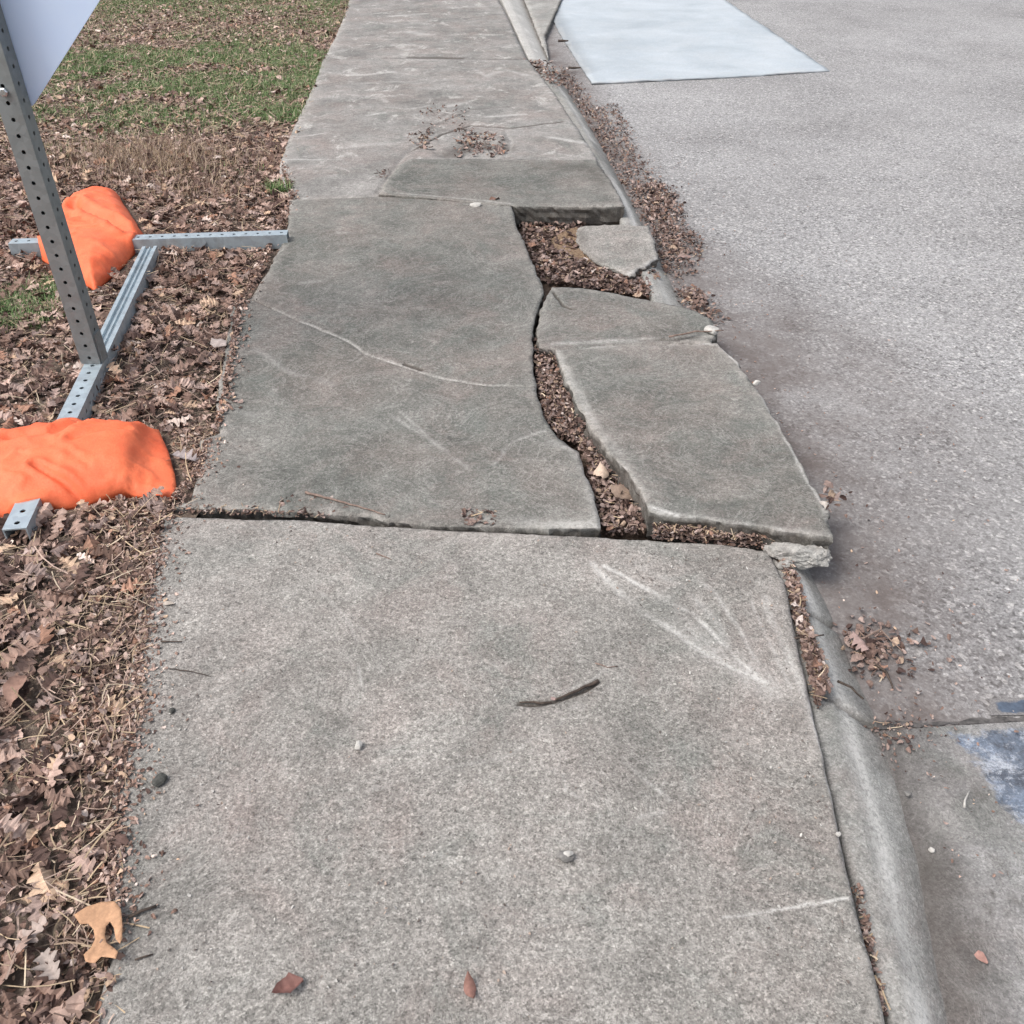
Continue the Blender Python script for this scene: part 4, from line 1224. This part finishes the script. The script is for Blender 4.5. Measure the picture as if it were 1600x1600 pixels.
single_leaf(1286, 790, 0.054, 0.036, (0.50, 0.45, 0.40), 'pale leaf on the outer corner of the heaved slab', 0.8, TP, 0.7)
single_leaf(772, 313, 0.028, 0.060, (0.22, 0.13, 0.10), 'dark leaf on the joint just left of the leafy hole', 1.7, TP, 0.7)
single_leaf(940, 742, -0.005, 0.075, (0.52, 0.40, 0.31), 'large pale tan leaf standing out in the leaf-filled gap', 0.5, TP, 0.5)
single_leaf(975, 775, -0.01, 0.090, (0.30, 0.22, 0.17), 'long brown leaf lying low in the wide end of the gap', 1.4, TP, 0.5)
single_leaf(866, 1092, 0.002, 0.014, (0.50, 0.36, 0.33), 'tiny pinkish scrap on the dark gouge in the near slab', 0.2, TB, 0.4)
single_leaf(1342, 1008, ROAD_Z + 0.02, 0.060, (0.42, 0.30, 0.27), 'pale curled leaf in the clump on the road beside the near curb', 0.9, TO, 0.8)
single_leaf(50, 1462, 0.012, 0.060, (0.40, 0.32, 0.28), 'greyish oak leaf on the verge left of the big tan leaf', 0.3, TO, 0.6)
single_leaf(78, 1512, 0.016, 0.062, (0.44, 0.37, 0.33), 'pale curled oak leaf at the bottom left of the verge', 2.0, TO, 0.7)
single_leaf(30, 1085, 0.012, 0.080, (0.36, 0.22, 0.17), 'reddish brown leaf on the verge left of the straw strip', 2.6, TP, 0.5)
single_leaf(38, 868, 0.012, 0.070, (0.42, 0.32, 0.29), 'pinkish leaf just below the near end of the steel base', 1.1, TP, 0.3)
single_leaf(1070, 402, ROAD_Z + 0.045, 0.060, (0.36, 0.25, 0.22), 'lighter leaf on the gutter drift beside the sunken slab fragment', 1.1, TP, 0.5)

def tube_path(name, pts, radii, mat, label, cat, nseg=7, wob=0.25, seed=1):
    rs = random.Random(seed)
    P = [Vector(p) for p in pts]
    V = []; F = []
    for i, p in enumerate(P):
        t = (P[min(i + 1, len(P) - 1)] - P[max(i - 1, 0)]).normalized()
        s = t.cross(Vector((0, 0, 1))).normalized(); u = s.cross(t)
        for k in range(nseg):
            a = 2 * math.pi * k / nseg
            r = radii[i] * (1 + rs.uniform(-wob, wob))
            V.append(tuple(p + s * math.cos(a) * r + u * math.sin(a) * r))
    for i in range(len(P) - 1):
        for k in range(nseg):
            k2 = (k + 1) % nseg
            F.append((i * nseg + k, i * nseg + k2, (i + 1) * nseg + k2, (i + 1) * nseg + k))
    F.append(tuple(range(nseg))[::-1]); F.append(tuple((len(P) - 1) * nseg + k for k in range(nseg)))
    c = P[0]
    o = mesh_obj(name, [tuple(Vector(v) - c) for v in V], F, mat, smooth=True)
    o.location = c
    return tag(o, label, cat)

def twig(pxs, z, r, mat, label, seed):
    D = densify(GW(pxs, z), 0.012, False)
    rs = random.Random(seed)
    n = len(D)
    pts = [(x + rs.uniform(-.001, .001), y + rs.uniform(-.0015, .0015), z + r * 0.9 + rs.uniform(0, 0.0015)) for x, y in D]
    rad = [r * (1 - 0.6 * i / n) for i in range(n)]
    return tube_path('twig', pts, rad, mat, label, 'twig', seed=seed)
twig([(935, 1066), (912, 1077), (890, 1087), (868, 1096)], -0.002, 0.0042, M['twig'], 'dark stout twig on the middle of the near slab', 3)
twig([(862, 1098), (845, 1100), (812, 1098)], -0.002, 0.0028, M['twig'], 'thin twig end pointing left from the stout twig on the near slab', 4)
twig([(930, 1038), (950, 1044), (965, 1042)], 0.0, 0.0015, M['stick'], 'hair-thin stick just above the dark stout twig', 5)
twig([(200, 1436), (222, 1424), (245, 1418)], 0.002, 0.0035, M['twig'], 'short dark twig beside the big tan oak leaf', 6)
twig([(212, 1500), (240, 1492)], 0.001, 0.0020, M['twig'], 'small dark twig below right of the big tan oak leaf', 7)
twig([(478, 771), (520, 782), (560, 793), (602, 806)], 0.004, 0.0038, M['stick'], 'long brown twig on the slab joint left of centre', 8)
twig([(252, 1003), (285, 1003)], 0.002, 0.0022, M['twig'], 'short dark twig at the left edge of the near slab, upper one', 9)
twig([(265, 1046), (300, 1050), (330, 1058)], 0.001, 0.0016, M['twig'], 'thin long twig near the left edge of the near slab', 10)
twig([(588, 866), (612, 875)], 0.001, 0.0018, M['stick'], 'tiny twig near the far side of the near slab', 11)
twig([(1045, 528), (1085, 520), (1130, 518)], 0.034, 0.0040, M['stick'], 'brown twig across the outer end of the crack above the heaved slab', 12)
twig([(1365, 1038), (1385, 1052), (1395, 1078)], ROAD_Z + 0.01, 0.0035, M['twig'], 'bent twig below the reddish leaf clump on the road', 13)
twig([(1345, 1000), (1375, 985), (1410, 1020)], ROAD_Z + 0.02, 0.0028, M['stick'], 'twig lying over the reddish leaf clump on the road', 14)
twig([(1505, 1262), (1513, 1236)], ROAD_Z + 0.022, 0.0022, M['pebble_pale'], 'short white stick on the gutter near the blue paint', 15)
twig([(1308, 1066), (1330, 1076), (1348, 1094)], -0.03, 0.0035, M['twig'], 'dark twig lying in the curb joint', 16)
twig([(1240, 1000), (1272, 996), (1286, 994)], -0.01, 0.0035, M['twig'], 'dark twig across the gap between near slab and curb', 17)
twig([(872, 66), (888, 66)], ROAD_Z + 0.04, 0.012, M['twig'], 'dark stick at the gutter beside the pale apron, upper one', 18)
twig([(888, 108), (908, 108)], ROAD_Z + 0.03, 0.010, M['twig'], 'dark stick at the gutter beside the pale apron corner', 19)

# ------------------------------------------------------------------ sign stand
def face_strip(A, U, L, Wd, Nn, n, hole_r, V, F):
    """a wall of n cells with a round hole in each; A corner, U along, Wd across, Nn outward"""
    step = L / n
    for i in range(n):
        c = A + U * (step * (i + 0.5)) + Wd * 0.5
        hu = U * (step * 0.5); hw = Wd * 0.5
        sq = [hu, hu + hw, hw, hw - hu, -hu, -hu - hw, -hw, hu - hw]
        b = len(V)
        wn = Wd.normalized()
        for s in sq:
            V.append(c + s)
        for k in range(8):
            a = k * math.pi / 4
            V.append(c + U * (math.cos(a) * hole_r) + wn * (math.sin(a) * hole_r))
        for k in range(8):
            a = k * math.pi / 4
            V.append(c + U * (math.cos(a) * hole_r) + wn * (math.sin(a) * hole_r) - Nn * 0.003)
        for k in range(8):
            k2 = (k + 1) % 8
            F.append((b + k, b + k2, b + 8 + k2, b + 8 + k))
            F.append((b + 8 + k, b + 8 + k2, b + 16 + k2, b + 16 + k))

def perforated_bar(name, a, b, s, mat, parent, root_loc, up=Vector((0, 0, 1)), holes=(True, True, True, True), pitch=0.05, hr=0.0075):
    """square tube from a to b (axis), side s"""
    a = Vector(a); b = Vector(b)
    U = (b - a).normalized(); L = (b - a).length
    S = U.cross(up).normalized(); T = S.cross(U).normalized()
    n = max(1, int(round(L / pitch)))
    V = []; F = []
    h = s / 2
    for k, (N_, W_) in enumerate(((T, S), (S, -T), (-T, -S), (-S, T))):
        A = a + N_ * h - W_ * h
        if holes[k]:
            face_strip(A, U, L, W_ * s, N_, n, hr, V, F)
        else:
            i = len(V)
            V += [A, A + U * L, A + U * L + W_ * s, A + W_ * s]
            F.append((i, i + 1, i + 2, i + 3))
    # inner liner so that the tube has walls, open at the ends
    hi = h - 0.004
    for k, (N_, W_) in enumerate(((T, S), (S, -T), (-T, -S), (-S, T))):
        if holes[k]:
            continue
        A = a + N_ * hi - W_ * hi
        i = len(V)
        V += [A, A + U * L, A + U * L + W_ * (2 * hi), A + W_ * (2 * hi)]
        F.append((i, i + 3, i + 2, i + 1))
    # end rims
    for E in (a, b):
        i = len(V)
        for q in (h, hi):
            V += [E + T * q - S * q, E + T * q + S * q, E - T * q + S * q, E - T * q - S * q]
        for k in range(4):
            k2 = (k + 1) % 4
            F.append((i + k, i + k2, i + 4 + k2, i + 4 + k))
    return mesh_obj(name, [tuple(v - Vector(root_loc)) for v in V], F, mat, parent=parent)

def prism(name, a, b, prof, mat, parent, root_loc, up=Vector((0, 0, 1))):
    a = Vector(a); b = Vector(b)
    U = (b - a).normalized(); S = U.cross(up).normalized(); T = S.cross(U)
    n = len(prof)
    V = [a + S * p[0] + T * p[1] for p in prof] + [b + S * p[0] + T * p[1] for p in prof]
    F = [(i, (i + 1) % n, n + (i + 1) % n, n + i) for i in range(n)] + [tuple(range(n))[::-1], tuple(range(n, 2 * n))]
    return mesh_obj(name, [tuple(v - Vector(root_loc)) for v in V], F, mat, parent=parent)

BAR_S = 0.060
TOPZ = 0.046
def P3(px, py, z):
    x, y = G(px, py, z)
    return Vector((x, y, z))
post_b = P3(148, 562, TOPZ)
root = empty('sign_stand', (post_b.x, post_b.y, -0.015), 'galvanised steel sign stand holding a diamond road sign seen from behind, weighted by orange sandbags', 'sign stand')
RL = Vector(root.location)
dz = Vector((0, 0, -BAR_S / 2))
# far foot
fa = P3(16, 377, TOPZ) + dz; fb = P3(449, 363, TOPZ) + dz
perforated_bar('base_bar', fa, fb, BAR_S, M['galv'], root, RL, holes=(True, False, False, True))
# connector from the far foot to the near end
ca = P3(236, 380, TOPZ) + dz; cb = P3(22, 826, TOPZ) + dz
dirc = (cb - ca).normalized()
mid = ca + dirc * ((post_b - ca).dot(dirc))
h = BAR_S / 2
prof = [(-h, -h), (h, -h), (h, h), (h * 0.55, h), (h * 0.5, h - 0.010), (h * 0.12, h - 0.010), (h * 0.06, h - 0.003), (-h * 0.06, h - 0.003), (-h * 0.12, h - 0.010), (-h * 0.5, h - 0.010), (-h * 0.55, h), (-h, h)]
prism('connector_channel', ca + dirc * (BAR_S * 0.55), mid - dirc * 0.036, prof, M['galv'], root, RL)
perforated_bar('connector_bar', mid - dirc * 0.034, cb, BAR_S - 0.001, M['galv'], root, RL, holes=(True, False, False, True))
# near foot, mostly under the sandbag
na = P3(-230, 752, TOPZ) + dz; nb_ = P3(205, 735, TOPZ) + dz
# tucked below the connector's level
cross = cb - dirc * 0.24
nx = Vector((1, 0.02, 0)).normalized()
perforated_bar('base_bar', cross + nx * 0.035, cross + nx * 0.19, BAR_S - 0.006, M['galv'], root, RL, holes=(True, False, False, True))
perforated_bar('base_bar', cross - nx * 0.035, cross - nx * 0.60, BAR_S - 0.006, M['galv'], root, RL, holes=(True, False, False, True))
# post
PS = 0.062
pb = Vector((post_b.x, post_b.y, TOPZ + 0.001)); pt = Vector((post_b.x, post_b.y, 1.95))
post = perforated_bar('post', pb, pt, PS, M['post'], root, RL, up=Vector((0, 1, 0)).normalized(), holes=(True, True, True, True), pitch=0.043, hr=0.0062)
# angle brackets and bolts at the foot of the post
for sx in (-1, 1):
    c = pb + Vector((sx * (PS / 2 + 0.003), 0, 0.05))
    V = []
    bxs = [((-0.003, -0.022, -0.05), (0.003, 0.022, 0.05))]
    vs, fs = [], []
    for lo, hi in bxs:
        i = len(vs)
        vs += [(c.x + x, c.y + y, c.z + z) for x in (lo[0], hi[0]) for y in (lo[1], hi[1]) for z in (lo[2], hi[2])]
        fs += [(i, i + 1, i + 3, i + 2), (i + 4, i + 6, i + 7, i + 5), (i, i + 4, i + 5, i + 1), (i + 2, i + 3, i + 7, i + 6), (i, i + 2, i + 6, i + 4), (i + 1, i + 5, i + 7, i + 3)]
    mesh_obj('bracket', [tuple(Vector(v) - RL) for v in vs], fs, M['post'], parent=root)
# diamond panel behind the post
def sign_panel():
    yb = post_b.y + PS / 2 + 0.006
    bx, bz = post_b.x + 0.004, None
    # height of the bottom corner as the photograph shows it
    a = (45 - 800) / FPX; b = (800 - 176) / FPX
    d = Vector((a, CT + b * ST, -ST + b * CT))
    t = yb / d.y
    bot = Vector((0, 0, CAM_H)) + d * t
    side = 0.914
    hd = side / math.sqrt(2)
    cx, cz = bot.x, bot.z + hd
    r = 0.035
    pts = []
    for (ux, uz) in ((0, -1), (1, 0), (0, 1), (-1, 0)):
        C_ = Vector((ux, uz)) * (hd - r * math.sqrt(2))
        a0 = math.atan2(uz, ux)
        for k in range(7):
            an = a0 - math.pi / 4 + k * (math.pi / 2) / 6
            pts.append((cx + C_.x + math.cos(an) * r, cz + C_.y + math.sin(an) * r))
    n = len(pts)
    th = 0.003
    V = [(p[0], yb, p[1]) for p in pts] + [(p[0], yb + th, p[1]) for p in pts]
    F = [tuple(range(n)), tuple(range(n, 2 * n))[::-1]] + [(i, n + i, n + (i + 1) % n, (i + 1) % n) for i in range(n)]
    mesh_obj('sign_panel', [tuple(Vector(v) - RL) for v in V], F, [M['sign_back'], M['sign_face']], parent=root, fmask=[0, 1] + [0] * n)
    for z in (bot.z + 0.07, bot.z + hd, bot.z + hd * 1.7):
        # bolt heads through the post
        V = []; F = []
        c = Vector((post_b.x, post_b.y - PS / 2 - 0.001, z))
        for j, (rr, yy) in enumerate(((0.012, 0), (0.012, -0.007), (0.008, -0.009))):
            for k in range(6):
                an = k * math.pi / 3
                V.append(c + Vector((math.cos(an) * rr, yy, math.sin(an) * rr)))
        for j in range(2):
            for k in range(6):
                F.append((j * 6 + k, j * 6 + (k + 1) % 6, j * 6 + 6 + (k + 1) % 6, j * 6 + 6 + k))
        F.append(tuple(range(12, 18)))
        mesh_obj('bolt', [tuple(v - RL) for v in V], F, M['bolt'], parent=root)
sign_panel()

# ------------------------------------------------------------------ sandbags
def sandbag(out, bars, bulge, creases, label, seed, hem=None, base=-0.012, spacing=0.0085):
    W = GW(out)
    if area(W) < 0:
        W = W[::-1]
    D = np.array(densify(W, spacing))
    D = D + np.stack([fbm(D[:, 0], D[:, 1], 9, seed), fbm(D[:, 0], D[:, 1], 9, seed + 5)], 1) * 0.006
    Bd = [tuple(p) for p in D.tolist()]
    V, F, loop = triangulate(Bd, spacing)
    d = poly_dist(V, Bd)
    x, y = V[:, 0], V[:, 1]
    fat = np.ones(len(V))
    if hem is not None:      # cloth lies flat beyond the stitched seam
        s = ((x - hem[0][0]) * hem[1][0] + (y - hem[0][1]) * hem[1][1])
        fat = 1 / (1 + np.exp(s / 0.012))
    h = base + 0.010 + bulge * (1 - np.exp(-(d / 0.038))) * (0.25 + 0.75 * fat) * (1 + 0.12 * fbm(x, y, 5, seed + 9, 2))
    h += (np.abs(fbm(x + 0.15 * fbm(x, y, 6, seed + 2, 2), y, 5, seed + 12, 2)) - 0.2) * -0.012 * np.clip(d / 0.03, 0, 1)
    h += fbm(x, y, 26, seed + 14, 2) * 0.0012
    rd = 1 - np.abs(fbm(x + 0.08 * fbm(x, y, 9, seed + 40, 2), y * 1.5, 9, seed + 41, 3)) * 3
    h += np.clip(rd, 0, 1) ** 2 * 0.007 * np.clip(d / 0.02, 0, 1)
    for (pts, w, dep) in creases:
        L = GW(pts, 0.05)
        q = poly_dist(V, L, False)
        h -= dep * np.exp(-(q / w) ** 2)
        # a raised lip beside the crease
        h += dep * 0.55 * np.exp(-((q - w * 1.9) / w) ** 2)
    h = np.where(d < 0.004, np.minimum(h, base + 0.012 + 0.006 * np.clip(fbm(x, y, 12, seed + 30, 2), 0, 1)), h)
    for (a, b, w, top) in bars:
        q = seg_dist(V, a, b)
        k = 1 / (1 + np.exp((q - w) / 0.010))
        need = (top + 0.005) * k + (h) * (1 - k)
        h = np.where(k > 0.02, np.maximum(h, need), h)
    if hem is not None:
        h -= 0.007 * np.exp(-(s / 0.006) ** 2)
    c0 = np.array([V[:, 0].mean(), V[:, 1].mean(), base])
    top = np.column_stack([V, h]) - c0
    bot = np.column_stack([V, np.full(len(V), base)]) - c0
    n = len(V)
    faces = [tuple(f) for f in F]
    bi = {v: i for i, v in enumerate(loop)}
    ring = np.column_stack([V[loop], np.full(len(loop), base)]) - c0
    for k in range(len(loop)):
        k2 = (k + 1) % len(loop)
        faces.append((loop[k], n + k, n + k2, loop[k2]))
    faces.append(tuple(n + k for k in range(len(loop)))[::-1])
    o = mesh_obj('sandbag', np.concatenate([top, ring]), faces, M['cloth'], smooth=True)
    o.location = c0
    tag(o, label, 'sandbag', 'orange sandbags on the sign stand')
    return o

cw = lambda v: (v.x, v.y)
sandbag(BAG1_PX,
        [(cw(ca), cw(cb), 0.052, TOPZ), (cw(cross + nx * 0.03), cw(cross + nx * 0.20), 0.045, TOPZ), (cw(cross - nx * 0.03), cw(cross - nx * 0.6), 0.045, TOPZ)], 0.088,
        [([(60, 740), (95, 752), (125, 765), (150, 768)], 0.010, 0.016), ([(150, 768), (165, 758), (182, 746)], 0.008, 0.012), ([(20, 700), (90, 690), (130, 668)], 0.016, 0.010), ([(120, 700), (150, 690), (200, 680)], 0.014, 0.008)],
        'wide orange sandbag lying flat over the near end of the steel base', 3, hem=(G(218, 720, 0.02), (1.0, 0.16)))
sandbag(BAG2_PX,
        [(cw(fa), cw(P3(205, 370, TOPZ)), 0.050, TOPZ + 0.01), (cw(ca), cw(ca + dirc * 0.1), 0.02, 0.0)], 0.085,
        [([(112, 326), (140, 338), (180, 352), (196, 362)], 0.026, 0.030), ([(124, 318), (118, 330), (112, 350)], 0.022, 0.014), ([(130, 420), (160, 412), (185, 400)], 0.022, 0.008)],
        'crumpled orange sandbag draped over the far foot bar behind the post', 8)

# a little tan sand washed into the hole
W = GW([(860, 372), (900, 356), (925, 372), (930, 400), (950, 415), (905, 408), (868, 392)], -0.05)
sheet('sand', W, lambda x, y: -0.046 + fbm(x, y, 14, 4, 3) * 0.016, 0.02, M['sand'])['kind'] = 'structure'
